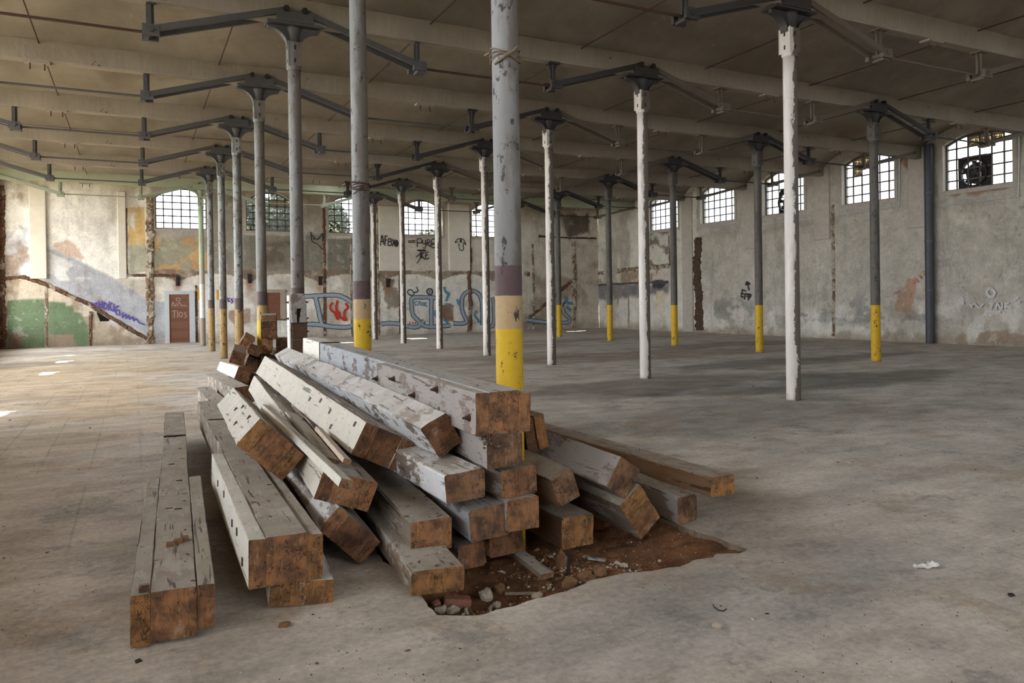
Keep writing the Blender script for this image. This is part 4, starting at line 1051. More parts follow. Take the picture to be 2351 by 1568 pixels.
# knot on the gray timber, splinters and bark crumbs lying on the pile
kb = MB(); r2 = random.Random(8)
k8 = next(o for o in bpy.data.objects if o.get('label', '').startswith('gray timber with ragged knot'))
for k in range(26):
    p = Vector((-TB['t8'][7]/2+r2.gauss(.015, .018), r2.gauss(.0, .012), TB['t8'][8]/2-abs(r2.gauss(.03, .03)))); q_ = p+Vector((r2.gauss(0, .02), -abs(r2.gauss(.012, .008)), r2.gauss(0, .03)))
    kb.tube([p, (p+q_)/2+Vector((0, -.008, 0)), q_], [.007, .006, .003], 5)
tag(kb.build('knot', WOODS['dark'], k8), kind='stuff')
sb = MB()
for k_, n_ in (('t1', 16), ('t2', 16), ('t3', 3), ('t5', 8), ('t6', 34), ('t7', 8), ('t9', 8), ('t12', 4), ('t13', 12), ('t14', 14), ('t24', 10), ('t19', 6), ('t34', 10), ('t23', 4)):
    q = TB[k_]; M = frame(q)
    for _ in range(n_):
        t_ = r2.random()**1.6; x, y = r2.uniform(-.46, .46)*q[7], .03+t_*min(q[6]-.1, 3.2 if k_ not in ('t13', 't9', 't12', 't14') else .5)
        a = r2.uniform(0, 6.28); l_ = r2.uniform(.006, .032); d_ = Vector((math.cos(a), math.sin(a), r2.uniform(-.05, .25)))*l_; p = M@Vector((x, y, q[8]/2+.004)); q_ = M@(Vector((x, y, q[8]/2+.004))+d_)
        sb.bar(p, q_, r2.uniform(.003, .010), r2.uniform(.002, .006), r2.randrange(3))
tag(sb.build('splinters', [WOODS['dark'], M_SCAR, WOODS['brown']]), 'dark splinters and bark crumbs lying on top of the timbers', 'debris', kind='stuff')

# upright V-notched offcut leaning on the third column
up = empty('upright_timber', (-.065, 3.16, 0)); tag(up, 'upright V-notched timber with side bolts standing before a gray column', 'timber', kind='thing')
def upright_part(name, z0, z1, m, notch=False, x0=-.105, x1=.105, y0=-.1, y1=.1, lean=0.0):
    b = MB()
    if notch:
        zt = z1; zn = z0+.30
        for (a, c_, d_, e_) in ((x0, -.012, x0+.012, -.028), (.012, x1, .028, x1-.02)):
            pass
        poly = [(x0, z0), (-.022, z0), (-.030, z0+.01), (-.034, z0+.2), (.034, z0+.2), (.004, z0+.05), (.0, z0), (x1, z0), (x1-.002, z0+.25), (x1-.025, zt-.03), (x1-.04, zt), (x0+.01, zt), (x0-.012, zt-.04), (x0-.01, z0+.2)]
        b.prism(poly, y0, y1)
    else: b.box(x0, x1, y0, y1, z0, z1)
    o = b.build(name, m, up); bv = o.modifiers.new('b', 'BEVEL'); bv.width = .006; bv.segments = 1; return o
upright_part('upright_base', 0, .98, WOODS['dark'])
upright_part('upright_block', .984, 1.205, WOODS['dark'], x0=-.1, x1=.11)
upright_part('notched_head', 1.21, 1.625, WOODS['lavender'], True, y1=.0)
upright_part('back_block', 1.21, 1.6, WOODS['dark'], y0=.004, x0=-.1, x1=.08)  # dark backing added so the notch reads as shaded
upright_part('side_plank', 0, 1.60, WOODS['white'], x0=-.135, x1=-.108, y0=-.07)
MB().box(-.115, .115, -.106, -.1, 1.195, 1.212).build('strap', M_IRON, up)
for z in (1.50, 1.27): bolts(up, [(-.135, -.03, z)]); bolts(up, [(.105, -.03, z)], (1, 0, 0))
bolts(up, [(.108, -.03, 1.08)], (1, 0, 0))

# laths and boards on top
def plank(name, p, q_, w_, h_, side, end, label, up_=Vector((0, 0, 1)), rough=.5):
    p, q_ = Vector(p), Vector(q_); d = (q_-p); L = d.length; d.normalize(); a = d.cross(up_).normalized(); b_ = a.cross(d)
    seed[0] += 1; o = link(name, timber_mesh(w_, h_, L, seed[0], side, end, rough, c=.003)); M = Matrix((a, d, b_)).transposed().to_4x4(); M.translation = p; o.matrix_world = M
    tag(o, label, 'board', kind='thing'); return o
M34 = frame(TB['t34']); U34 = M34.to_3x3()@Vector((0, 0, 1))
def rp_(u, v, dep):
    o_, d_ = ray(u, v); return Vector(o_+d_*dep)
plank('lath', rp_(794, 1111, 3.72), rp_(609, 937, 5.7), .062, .045, 'white', 'g', 'straight white lath laid across the tilted beams, tip jutting out', U34)
plank('lath', rp_(797, 1060, 4.05), rp_(731, 985, 5.1), .045, .028, 'pink', 'g', 'short pinkish pine lath under the long ivory beam', U34)
TOP = TB['t34'][8]/2
def on34(name, x, y0, y1, w_, h_, side, label, z=0):
    seed[0] += 1; o = link(name, timber_mesh(w_, h_, y1-y0, seed[0], side, 'g', 2.2, c=.004)); o.matrix_world = M34@Matrix.Translation((x, y0, TOP+h_/2+.003+z)); tag(o, label, 'board', kind='thing'); return o
on34('board', -.09, .25, 1.9, .12, .022, 'ivory', 'thin chipped board on the built-up beam under the white lath')
on34('board', .02, .35, 2.6, .05, .03, 'gray', 'narrow crumbling strip beside the thin chipped board')
seed[0] += 1
plank('board', onz(1258, 1322, -.055), onz(1186, 1266, -.06), .085, .03, 'gray', 'g', 'short weathered board sticking out of the pile into the pit', rough=2.5)

# ================================================================== THINGS ON THE WALLS
def bw_at(u, v, out=0.0): x, z = bws(u, v); return Vector((x, YF-out, z))
def rw_at(u, v, out=0.0):
    s_, z = rws(u, v); p = RW0+RWD*s_+RWN*out; return Vector((p[0], p[1], z))
def rough_strip(name, pts, width, depth, mat, normal, parent, seed_=0, amp=.5, kind=None):
    """broken band of brick and mortar standing a little proud of the wall along a line"""
    N = Vector(normal); vs = []; fs = []; P = [Vector(p) for p in pts]; out = []
    for i in range(len(P)-1):
        n = max(2, int((P[i+1]-P[i]).length/.07))
        out += [P[i].lerp(P[i+1], k/n) for k in range(n)]
    out.append(P[-1])
    for i, p in enumerate(out):
        d = (out[min(i+1, len(out)-1)]-out[max(i-1, 0)]).normalized(); a = d.cross(N).normalized()
        for j, (t, dd) in enumerate(((-.5, -.02), (-.42, .7), (-.15, 1), (.2, .85), (.43, .6), (.5, -.02))):
            q = mnoise.noise(Vector((p.x*3+seed_, p.z*3+j*3.1, p.y*3)))*amp*1.2+mnoise.noise(Vector((p.x*11+seed_, p.z*11+j*3.1, p.y*11)))*.55; q2 = mnoise.noise(Vector((p.x*9+seed_, p.z*9+j*7.1, p.y*9)))
            vs.append(p+a*(t*width*(1+q))+N*(depth*.7*dd*(.8+1.1*q2) if dd > 0 else -.02))
    for i in range(len(out)-1):
        for j in range(5): fs.append((i*6+j, i*6+j+1, i*6+j+7, i*6+j+6))
    b = MB(); b.add(vs, fs); return b.build(name, mat, parent)
NB = (0, -1, 0); NR = (RWN[0], RWN[1], 0)
def bstrip(pts, w_, d_, m=M_SCAR, sd=0): return rough_strip('wall_scar', [bw_at(*p) for p in pts], w_, d_, m, NB, wall_back, sd)
def rstrip(pts, w_, d_, m=M_SCAR, sd=0): return rough_strip('wall_scar', [rw_at(*p) for p in pts], w_, d_, m, NR, wall_right, sd)
bstrip([(3, 425), (4, 640), (6, 806)], .22, .10, M_SCARR, 1)
bstrip([(8, 640), (52, 636), (104, 650)], .12, .06, M_SCARR, 2)
bstrip([(50, 636), (104, 652), (210, 702), (266, 736), (338, 778)], .15, .07, M_SCARR, 3)
bstrip([(343, 448), (346, 540), (344, 640), (346, 788)], .26, .10, M_SCAR, 4)
bstrip([(288, 632), (345, 632), (411, 633)], .11, .06, M_SCARR, 5)
bstrip([(290, 478), (290, 560), (292, 630)], .07, .04, M_SCARR, 6)
bstrip([(208, 715), (208, 797)], .1, .05, M_SCARR, 7)
bstrip([(106, 660), (107, 795)], .09, .04, M_SCAR, 8)
bstrip([(69, 430), (71, 520), (72, 620)], .05, .03, M_SCAR, 9)
bstrip([(743, 470), (745, 620), (746, 772)], .13, .06, M_SCARR, 10)
bstrip([(806, 545), (805, 640), (808, 776)], .09, .05, M_SCAR, 11)
bstrip([(914, 500), (917, 640), (918, 766)], .08, .04, M_SCARR, 12)
bstrip([(1080, 490), (1079, 575)], .12, .05, M_SCAR, 13); bstrip([(1080, 570), (1077, 650), (1080, 700), (1078, 762)], .2, .10, M_SCARR, 14)
bstrip([(866, 470), (867, 640), (868, 770)], .16, .06, M_SCAR, 15)
bstrip([(1222, 560), (1226, 680), (1224, 756)], .12, .05, M_SCAR, 16)
bstrip([(1316, 555), (1320, 640), (1316, 752)], .22, .09, M_SCAR, 17)
bstrip([(1208, 735), (1250, 700), (1312, 645)], .16, .08, M_SCARR, 18)
bstrip([(1236, 544), (1300, 545), (1368, 546)], .07, .05, M_SCAR, 19)
bstrip([(450, 655), (453, 788)], .08, .04, M_SCARR, 20)
bstrip([(1204, 628), (1216, 630)], .2, .06, M_SCARR, 21)
rstrip([(1604, 545), (1600, 620), (1606, 700), (1606, 758)], .42, .16, m_plain('deep_dark_scar', srgb(84, 66, 52), .4, 5, .95, .03), 30)
rstrip([(1912, 470), (1914, 640), (1914, 772)], .13, .06, M_SCAR, 31)
rstrip([(1536, 540), (1538, 610)], .08, .04, M_SCARR, 32)
rstrip([(1372, 628), (1450, 618), (1536, 610)], .22, .07, M_SCAR, 33)
rstrip([(1372, 655), (1450, 650), (1536, 648)], .1, .06, m_plain('charred_edge', srgb(84, 78, 76), .3, 9), 34)
# pilasters of the back wall: shallow plaster piers
M_PIER = m_plain('pale_pier_plaster', srgb(212, 203, 188), .16, 3, .92, .01)
for (u0, u1, v0, v1, d_) in ((70, 105, 430, 640, .12), (272, 288, 440, 640, .05), (870, 914, 474, 622, .10), (1030, 1076, 470, 622, .10)):
    a, c_ = bws(u0, v1), bws(u1, v0); b = MB(); b.box(a[0], c_[0], YF-d_, YF+.02, a[1], c_[1]); o = b.build('pilaster', M_PIER, wall_back)
    bv = o.modifiers.new('b', 'BEVEL'); bv.width = .02
for (s0, z0, z1) in ((rws(1578, 500)[0], .0, 5.9), (rws(1722, 500)[0], 3.3, 5.9), (rws(1888, 500)[0], 3.4, 5.9), (rws(2110, 500)[0], 3.5, 5.95)):
    M = MRW@Matrix.Translation((s0, 0, 0)); b = MB(); b.box(-.32, .32, -.06, .03, z0, z1, M=M); o = b.build('pilaster', M_REVEAL, wall_right); bv = o.modifiers.new('b', 'BEVEL'); bv.width = .02
hp = [bw_at(*p, .02) for p in ((221, 716), (232, 722), (251, 733), (250, 737), (230, 738), (226, 728))]  # flat black patch stands in for the shade inside a hole
b = MB(); b.add([p for p in hp]+[p+Vector((0, .05, 0)) for p in hp], [tuple(range(6)), tuple(range(11, 5, -1))]+[(i, i+6, (i+1) % 6+6, (i+1) % 6) for i in range(6)]); b.build('hole_shade_patch', m_plain('hole_shade_black', srgb(16, 15, 15), .1, 5, 1), wall_back)
# doors
def door(n, u0, u1, v0, v1, m, fr, lab):
    x0, z1 = bws(u0, v0); x1 = bws(u1, v0)[0]; r = empty('door_%d' % n, ((x0+x1)/2, YF, 0)); tag(r, kind='structure'); w_ = x1-x0
    b = MB(); b.box(-w_/2, w_/2, -.03, .0, 0.02, z1); b.build('door_panel', m, r)
    if fr:
        b = MB(); b.box(-w_/2-.16, -w_/2, -.07, .02, 0, z1+.1); b.box(w_/2, w_/2+.2, -.07, .02, 0, z1+.1); b.box(-w_/2-.16, w_/2+.2, -.075, .02, z1, z1+.13); b.build('door_frame', fr, r)
    return r
M_DOOR = m_plain('red_brown_door', srgb(122, 84, 66), .3, 5, .8)
d1 = door(1, 388, 434, 676, 786, M_DOOR, m_plain('pale_blue_gray_frame', srgb(186, 188, 190), .15, 5), '')
for k in range(14): MB().box(-.30, .30, -.012, 0, -.055, .055).build('brick', M_DOOR if k % 3 else m_plain('door_brick', srgb(112, 76, 58), .3, 6), d1, (0, -.03, .14+.125*k))
d2 = door(2, 612, 643, 672, 780, m_plain('bricked_up_door', srgb(118, 78, 60), .35, 9, .9, .01), m_plain('torn_door_surround', srgb(160, 146, 130), .3, 5), '')
# iron brackets at the springing of the arches
for k, (u, v) in enumerate(((408, 646), (573, 640), (735, 645), (890, 650))):
    p = bw_at(u, v); t = empty('wall_bracket', p); tag(t, 'small black iron bracket, %s along the storey band of the back wall' % ('first from the left', 'second from the left', 'third from the left', 'fourth from the left')[k], 'bracket', 'iron brackets on the back wall', 'thing')
    MB().box(-.07, .07, -.05, .01, -.18, .2).build('back_plate', M_IRON, t); b = MB(); b.bar((0, -.03, .14), (0, -.36, .16), .07, .06); b.bar((0, -.03, -.14), (0, -.33, .13), .05, .05); b.build('arm', M_IRON, t)
for (u, v, k) in ((562, 557, 'left'), (1312, 552, 'right')):
    pass
# pipes and conduits
p0, p1 = rw_at(2144, 783, .17), rw_at(2145, 300, .17); p0.z = 0; p1.z = 5.95; p1.x, p1.y = p0.x, p0.y
b = MB(); b.tube([p0, (p0.x, p0.y, 1.55), (p0.x, p0.y, 3.0), p1], .125, 20)
dp = b.build('drain_pipe', m_plain('dark_gray_pipe', srgb(66, 66, 70), .3, 7, .45), smooth=False); tag(dp, 'thick dark drainpipe running up the right wall beside its nearest window', 'pipe', kind='thing')
for z in (1.6, 3.05, 4.5): MB().tube([(p0.x, p0.y, z-.03), (p0.x, p0.y, z+.03)], .135, 20).build('pipe_clamp', M_STEEL, dp)
M_GALV = m_plain('galvanised_conduit', srgb(196, 198, 202), .12, 20, .4, .001, .3)
def conduit(pts, lab, r_=.016):
    b = MB(); b.tube([rw_at(u, v, .05) for u, v in pts], r_, 7); tag(b.build('conduit', M_GALV), lab, 'conduit', 'bright metal conduits under the right wall windows', 'thing')
conduit([(2160, 473), (2340, 452), (2343, 300)], 'bright conduit bending up round the nearest right wall window')
conduit([(1922, 495), (2066, 474), (2068, 356)], 'bright conduit under the second nearest right wall window')
conduit([(1745, 517), (1858, 503)], 'bright conduit under the middle right wall window')
conduit([(1605, 523), (1690, 514)], 'bright conduit under the fourth nearest right wall window')
conduit([(1496, 545), (1558, 538)], 'bright conduit under the farthest right wall window')
b = MB(); b.tube([bw_at(u, v, .05) for u, v in ((1236, 541), (1256, 544), (1320, 547), (1368, 548))], .03, 7); tag(b.build('wall_pipe', M_RUST), 'rusty pipe crossing the stained end of the back wall', 'pipe', kind='thing')
# exhaust fans standing in two window openings
def fan(u0, u1, v0, v1, r_, lab):
    s0, z1 = rws(u0, v0); s1, z0 = rws(u1, v1); M = MRW@Matrix.Translation(((s0+s1)/2, .2, (z0+z1)/2)); t = empty('exhaust_fan', mat=M); tag(t, lab, 'fan', kind='thing'); w_, h_ = s1-s0, z1-z0
    ring = [(r_*math.cos(a), r_*math.sin(a)) for a in np.linspace(0, 2*math.pi, 24, endpoint=False)]
    sq = []
    for x, z in ring:
        f = min(w_/2/max(abs(x), 1e-6), h_/2/max(abs(z), 1e-6)); sq.append((x*f, z*f))
    b = MB(); band(b, ring, sq, 0, .03); b.build('mounting_panel', M_BLACK, t)
    b = MB(); band(b, [(x*.93, z*.93) for x, z in ring], ring, -.08, .05); b.build('fan_ring', M_IRON, t)
    MB().tube([(0, -.06, 0), (0, .1, 0)], r_*.2, 12).build('hub', M_IRON, t)
    MB().tube([(0, .12, 0), (0, .14, 0)], r_*.84, 20).build('sky_blocking_disc', M_BLACK, t)  # added black disc, stops sky glare showing through the blades
    for k in range(5):
        a = k*2*math.pi/5+.3; b = MB()
        d_ = Vector((math.cos(a), 0, math.sin(a))); e_ = Vector((-math.sin(a), 0, math.cos(a)))
        b.add([d_*r_*.15+e_*.03, d_*r_*.9+e_*r_*.30+Vector((0, .05, 0)), d_*r_*.9-e_*r_*.22+Vector((0, -.04, 0)), d_*r_*.15-e_*.03], [(0, 1, 2, 3)]); o = b.build('blade', M_BLACK, t)
        sm = o.modifiers.new('s', 'SOLIDIFY'); sm.thickness = .008
fan(2190, 2268, 362, 430, .38, 'round exhaust fan in a black panel inside the nearest right wall window')
fan(1781, 1812, 436, 492, .33, 'exhaust fan in a dark panel inside the middle right wall window')

# ================================================================== GRAFFITI (flat paint on the walls)
def ribbon(b, P, wd, N, m=0):
    P = [Vector(p) for p in P]; N = Vector(N); Q = []
    if len(P) > 2:
        for i in range(len(P)-1):
            p0_, p1_, p2_, p3_ = P[max(i-1, 0)], P[i], P[i+1], P[min(i+2, len(P)-1)]
            for k in range(5):
                t = k/5; Q.append(.5*((2*p1_)+(p2_-p0_)*t+(2*p0_-5*p1_+4*p2_-p3_)*t*t+(3*p1_-p0_-3*p2_+p3_)*t**3))
        Q.append(P[-1])
    else: Q = P
    vs = []
    for i, p in enumerate(Q):
        d = (Q[min(i+1, len(Q)-1)]-Q[max(i-1, 0)]).normalized(); a = d.cross(N).normalized()*wd/2*(1+.07*math.sin(i*1.7)); vs += [p+a, p-a]
    b.add(vs, [(2*i, 2*i+1, 2*i+3, 2*i+2) for i in range(len(Q)-1)], m)
def paint_mat(name, c): return m_plain(name, c, .22, 12, .8, .001)
GK, GBL, GBF, GR_, GP_, GW = (paint_mat('spray_'+n, srgb(*c)) for n, c in (('black', (44, 42, 44)), ('slate', (66, 80, 92)), ('pale_blue', (150, 162, 172)), ('red', (186, 52, 38)), ('violet', (86, 70, 150)), ('white', (208, 206, 204))))
GCY = paint_mat('spray_cyan', srgb(84, 134, 164))
def graf(name, label, strokes, wd, mats, conv, at=bw_at, N=NB, out=.045, parts=None):
    """strokes = [(material index, width factor, [(x, y), ...])] in the coordinates of one close view of the wall"""
    b = MB(); k = 0
    for st_ in strokes:
        mi, wf, pts = st_; k += 1
        ribbon(b, [at(*conv(*p), out+.0006*k) for p in pts], wd*wf, N, mi)
    o = b.build(name, mats); tag(o, label, 'graffiti', kind='thing'); return o
cA = lambda x, y: (740+x/4.238, 420+y/4.238)      # close view of the back wall, centre
cB = lambda x, y: (330+x/3.92, 400+y/3.92)
cC = lambda x, y: (x/3.733, 400+y/3.733)
cD = lambda x, y: (1550+x/2.613, 250+y/2.613)
cE = lambda x, y: (1180+x/4.3545, 430+y/4.3545)
graf('graffiti_tag', 'black spray tag AFBXO on the back wall pier', [
 (0, 1, [(556, 612), (572, 512), (590, 600)]), (0, 1, [(560, 575), (592, 565)]), (0, 1, [(604, 515), (600, 612)]), (0, 1, [(596, 520), (628, 516)]), (0, 1, [(600, 560), (622, 556)]),
 (0, 1, [(636, 545), (632, 608), (660, 606), (662, 575), (634, 575)]), (0, 1, [(636, 545), (660, 548), (660, 575)]), (0, 1, [(672, 550), (702, 618)]), (0, 1, [(702, 552), (670, 616)]),
 (0, 1, [(714, 560), (728, 588), (714, 620), (698, 590), (714, 560)]), (0, 1, [(704, 590), (724, 590)]), (0, 1, [(714, 572), (714, 608)])], .045, [GK], cA, out=.125)
graf('graffiti_tag', 'black spray tag =PYRO under a back window', [
 (0, 1, [(830, 566), (902, 562)]), (0, 1, [(830, 580), (902, 577)]), (0, 1, [(918, 545), (922, 625)]), (0, 1, [(916, 548), (960, 546), (962, 582), (922, 584)]), (0, 1, [(972, 560), (974, 590), (1000, 588)]), (0, 1, [(1000, 556), (998, 630), (976, 632)]),
 (0, 1, [(1018, 552), (1012, 612)]), (0, 1, [(1016, 552), (1040, 556), (1036, 580), (1016, 584), (1048, 622)]), (0, 1, [(1058, 552), (1096, 550), (1094, 624), (1056, 622), (1058, 552)]), (0, 1, [(1068, 580), (1068, 606)]), (0, 1, [(1082, 578), (1082, 606)])], .042, [GK], cA)
graf('graffiti_tag', 'black spray tag TKE below the =PYRO tag', [
 (0, 1.6, [(920, 656), (1004, 658)]), (0, 1, [(948, 662), (952, 720), (930, 768), (914, 782)]), (0, 1, [(906, 722), (950, 690)]), (0, 1, [(964, 668), (960, 738)]), (0, 1, [(990, 670), (962, 704), (996, 746)]), (0, 1, [(1004, 676), (1004, 742), (1036, 728)]), (0, 1, [(1004, 708), (1026, 700)]), (0, 1, [(1004, 680), (1028, 672)])], .042, [GK], cA)
graf('graffiti_symbol', 'black arrow-like mushroom drawn on the pier right of =PYRO', [
 (0, 1, [(1280, 582), (1300, 554), (1334, 544), (1366, 556), (1388, 606)]), (0, 1, [(1280, 582), (1312, 574)]), (0, 1, [(1360, 578), (1388, 606)]), (0, 1, [(1318, 590), (1326, 650), (1362, 652), (1358, 592)]), (0, 3.2, [(1328, 562), (1346, 566)]), (0, 2.2, [(1330, 574), (1344, 574)])], .04, [GK], cA, out=.125)
graf('graffiti_symbol', 'black crown drawn right of the thin wall stain between two columns', [
 (0, 1, [(1502, 530), (1514, 606), (1560, 628), (1608, 680)]), (0, 1, [(1504, 546), (1562, 588), (1606, 532), (1608, 600)]), (0, 1.6, [(1526, 580), (1534, 586)]), (0, 1.6, [(1566, 576), (1574, 580)]), (0, 2, [(1500, 524), (1505, 530)])], .04, [GK], cB)
graf('graffiti_flame', 'red wavy flame painted on the back wall below the storey band', [
 (0, 1, [(100, 1166), (74, 1196), (84, 1238), (120, 1268), (142, 1326)]), (0, 1, [(146, 1144), (132, 1200), (138, 1244), (164, 1276), (146, 1318)]), (0, 1, [(224, 1168), (244, 1214), (212, 1250), (214, 1300), (232, 1330), (206, 1332), (186, 1310), (160, 1306), (140, 1330)]), (0, 1, [(120, 1250), (150, 1290)])], .09, [GR_], cA)
def tube_strokes(lines):      # outlined letters: slate edge under a pale fill
    out = []
    for l in lines: out.append((0, 1.0, l))
    for l in lines: out.append((1, .66, l))
    return out
graf('graffiti_letters', 'large slate-blue outlined letters along the foot of the back wall', tube_strokes([
 [(-180, 1105), (-60, 1098), (60, 1092), (160, 1096), (236, 1130), (276, 1160)], [(-70, 1104), (-48, 1200), (-20, 1330), (0, 1385)], [(-180, 1372), (-60, 1376), (90, 1398), (230, 1404), (280, 1392)], [(-420, 1388), (-300, 1388), (-180, 1372)],
 [(570, 1372), (660, 1364), (752, 1372)], [(818, 1392), (900, 1404), (946, 1380), (930, 1340), (880, 1286), (866, 1200), (872, 1122), (980, 1112), (1100, 1118)], [(1060, 1126), (1056, 1250), (1058, 1390)], [(988, 1336), (966, 1372), (1010, 1396), (1100, 1398), (1240, 1386)],
 [(1270, 1366), (1370, 1366), (1400, 1340), (1370, 1280), (1352, 1190), (1366, 1100), (1420, 1052), (1480, 1056), (1530, 1100), (1552, 1200), (1552, 1384)], [(1600, 1384), (1660, 1380), (1662, 1180), (1650, 1110)], [(1990, 1330), (2140, 1352), (2240, 1358)]]), .20, [GBL, GBF], cA, out=.03)
graf('graffiti_letters', 'slate outline curl with blue burst near the corner of the back wall', tube_strokes([[(110, 1330), (220, 1346), (400, 1350), (520, 1352), (556, 1320), (500, 1260), (486, 1210)]])+[
 (2, .7, [(512, 1092), (520, 1130), (500, 1160)]), (2, .7, [(530, 1160), (582, 1158)]), (2, .7, [(520, 1190), (566, 1236)]), (0, .5, [(488, 1196), (494, 1160), (510, 1150)])], .2, [GBL, GBF, GCY], cE, out=.03)
graf('graffiti_eye', 'small red-centred eye ring over the outlined letters', [(0, 1, [(1070, 1056), (1060, 1080), (1038, 1086), (1018, 1070), (1016, 1046), (1036, 1030), (1060, 1036), (1070, 1056)]), (1, 1.6, [(1036, 1056), (1048, 1060)])], .07, [GBL, GR_], cA)
graf('graffiti_flame', 'cyan paint wisps over and beside the outlined letters', [(0, 1, [(1180, 1012), (1196, 1060), (1226, 1080), (1214, 1110), (1200, 1150)]), (0, 1, [(1496, 1240), (1478, 1290), (1510, 1330), (1514, 1360)]), (0, 1, [(1100, 1240), (1094, 1280), (1112, 1310)]), (0, 1, [(1308, 1130), (1320, 1170), (1334, 1190)]), (0, 1, [(1180, 1330), (1220, 1360)]), (0, .6, [(1250, 1180), (1190, 1176)])], .11, [GCY], cA)
graf('graffiti_bird', 'thin slate outline of a bird left of the eye ring', [(0, 1, [(912, 1012), (926, 1050), (890, 1066), (860, 1040), (830, 1050), (834, 1080), (874, 1096), (892, 1070)])], .05, [GBL], cA)
graf('graffiti_tag', 'pale blue scribbled tag inside the first large letter', [(0, 1, [(894, 1160), (904, 1190), (926, 1184)]), (0, 1, [(896, 1160), (918, 1150)]), (0, 1, [(930, 1190), (940, 1150), (956, 1192)]), (0, 1, [(966, 1158), (972, 1196)]), (0, 1, [(984, 1160), (988, 1200)]), (0, 1, [(984, 1178), (1012, 1160)]), (0, 1, [(990, 1180), (1016, 1206)])], .045, [GCY], cA)
graf('graffiti_dots', 'three red dots at the foot of the first large letter', [(0, 1, [(842, 1364), (852, 1364)]), (0, 1, [(870, 1364), (880, 1364)]), (0, 1, [(894, 1364), (904, 1364)])], .1, [GR_], cA)
graf('graffiti_tag', 'violet looping tag with a zigzag tail above the stair scar', [
 (0, 1, [(782, 1096), (800, 1110), (836, 1100)]), (0, 1, [(838, 1096), (818, 1120), (832, 1140)]), (0, 1, [(850, 1080), (846, 1146)]), (0, 1, [(876, 1084), (870, 1150)]), (0, 1, [(850, 1118), (874, 1116)]), (0, 1, [(896, 1100), (884, 1140), (904, 1158), (920, 1124), (898, 1102)]),
 (0, 1, [(938, 1090), (930, 1170)]), (0, 1, [(962, 1100), (936, 1134), (966, 1176)]), (0, 1, [(978, 1110), (974, 1180)]), (0, 1, [(1020, 1130), (990, 1140), (996, 1196), (1024, 1204), (1020, 1166), (1000, 1166)]), (0, 1, [(1056, 1180), (1050, 1230), (1076, 1200), (1082, 1236), (1104, 1210), (1112, 1244), (1136, 1222), (1146, 1256), (1170, 1238), (1190, 1270), (1240, 1290)])], .045, [GP_], cC)
graf('graffiti_tag', 'violet KS scribble between two tan-footed columns', [(0, 1, [(752, 1108), (760, 1150)]), (0, 1, [(776, 1112), (758, 1130), (780, 1152)]), (0, 1, [(802, 1118), (784, 1128), (800, 1142), (786, 1164)])], .04, [GP_], cB)
graf('graffiti_mark', 'two orange paint strokes between the tan-footed columns', [(0, 1, [(492, 1024), (494, 1128)]), (0, 1, [(664, 1040), (666, 1130)])], .08, [paint_mat('spray_orange', srgb(206, 150, 62))], cB)
graf('graffiti_tag', 'pale scrawl FLOS and a ring on the red-brown door', [(0, 1, [(290, 1120), (320, 1116), (326, 1136), (296, 1140), (290, 1120)]), (0, 1, [(250, 1190), (262, 1150), (278, 1190), (296, 1156)]), (0, 1, [(300, 1190), (320, 1152), (338, 1190)]), (0, 1, [(252, 1232), (300, 1226)]), (0, 1, [(276, 1232), (274, 1290)]), (0, 1, [(306, 1230), (304, 1288)]), (0, 1, [(324, 1240), (318, 1270), (338, 1282), (348, 1250), (326, 1240)]), (0, 1, [(382, 1240), (364, 1254), (384, 1272), (366, 1294)]), (0, 1, [(340, 1180), (388, 1186)])], .022, [paint_mat('chalk', srgb(176, 156, 146))], cB, out=.05)
# right wall
graf('graffiti_tag', 'black ET F9 tag with arrow on the right wall', [(0, 1, [(408, 1080), (400, 1126)]), (0, 1, [(404, 1086), (430, 1092)]), (0, 1, [(396, 1106), (420, 1110)]), (0, 1, [(400, 1126), (418, 1130)]), (0, 1, [(424, 1106), (420, 1144)]), (0, 1, [(426, 1110), (446, 1110)]), (0, 1, [(450, 1110), (436, 1124), (452, 1132), (456, 1112), (440, 1150)]), (0, 1, [(448, 1090), (436, 1040)]), (0, 1.8, [(430, 1058), (436, 1040), (450, 1054)])], .05, [GK], cD, rw_at, NR)
graf('graffiti_tag', 'faint red A 12 on the right wall beside the brick patch', [(0, 1, [(1434, 1050), (1440, 1014), (1462, 1040)]), (0, 1, [(1438, 1034), (1456, 1026)]), (0, 1, [(1466, 996), (1480, 1018)]), (0, 1, [(1486, 982), (1506, 974), (1498, 1000), (1516, 990)]), (0, 1, [(1318, 1104), (1350, 1092)])], .045, [paint_mat('faded_red', srgb(186, 122, 108))], cD, rw_at, NR)
graf('graffiti_tag', 'white halo and INK lettering sprayed at the right end of the wall', [(0, 1.5, [(1896, 1074), (1874, 1094), (1884, 1122), (1910, 1126), (1922, 1100), (1896, 1074)]), (0, 1, [(1884, 1166), (1920, 1168)]), (0, 1, [(1906, 1168), (1898, 1206)]), (0, 1, [(1868, 1210), (1930, 1218), (1960, 1220)]), (0, 1, [(1930, 1206), (1938, 1166), (1962, 1204), (1968, 1160)]), (0, 1, [(1986, 1160), (1984, 1200)]), (0, 1, [(2008, 1162), (1988, 1180), (2024, 1196)]),
 (0, 1, [(1700, 1164), (1740, 1168)]), (0, 1, [(1706, 1140), (1740, 1160)]), (0, 1, [(1718, 1126), (1738, 1144)]), (0, 1, [(2044, 1166), (2076, 1160)]), (0, 1, [(2040, 1150), (2064, 1128)]), (0, 1, [(1780, 1186), (1800, 1168), (1830, 1190), (1856, 1170)]), (0, 1, [(1770, 1168), (1790, 1192)])], .05, [paint_mat('faded_white_spray', srgb(198, 194, 190))], cD, rw_at, NR)

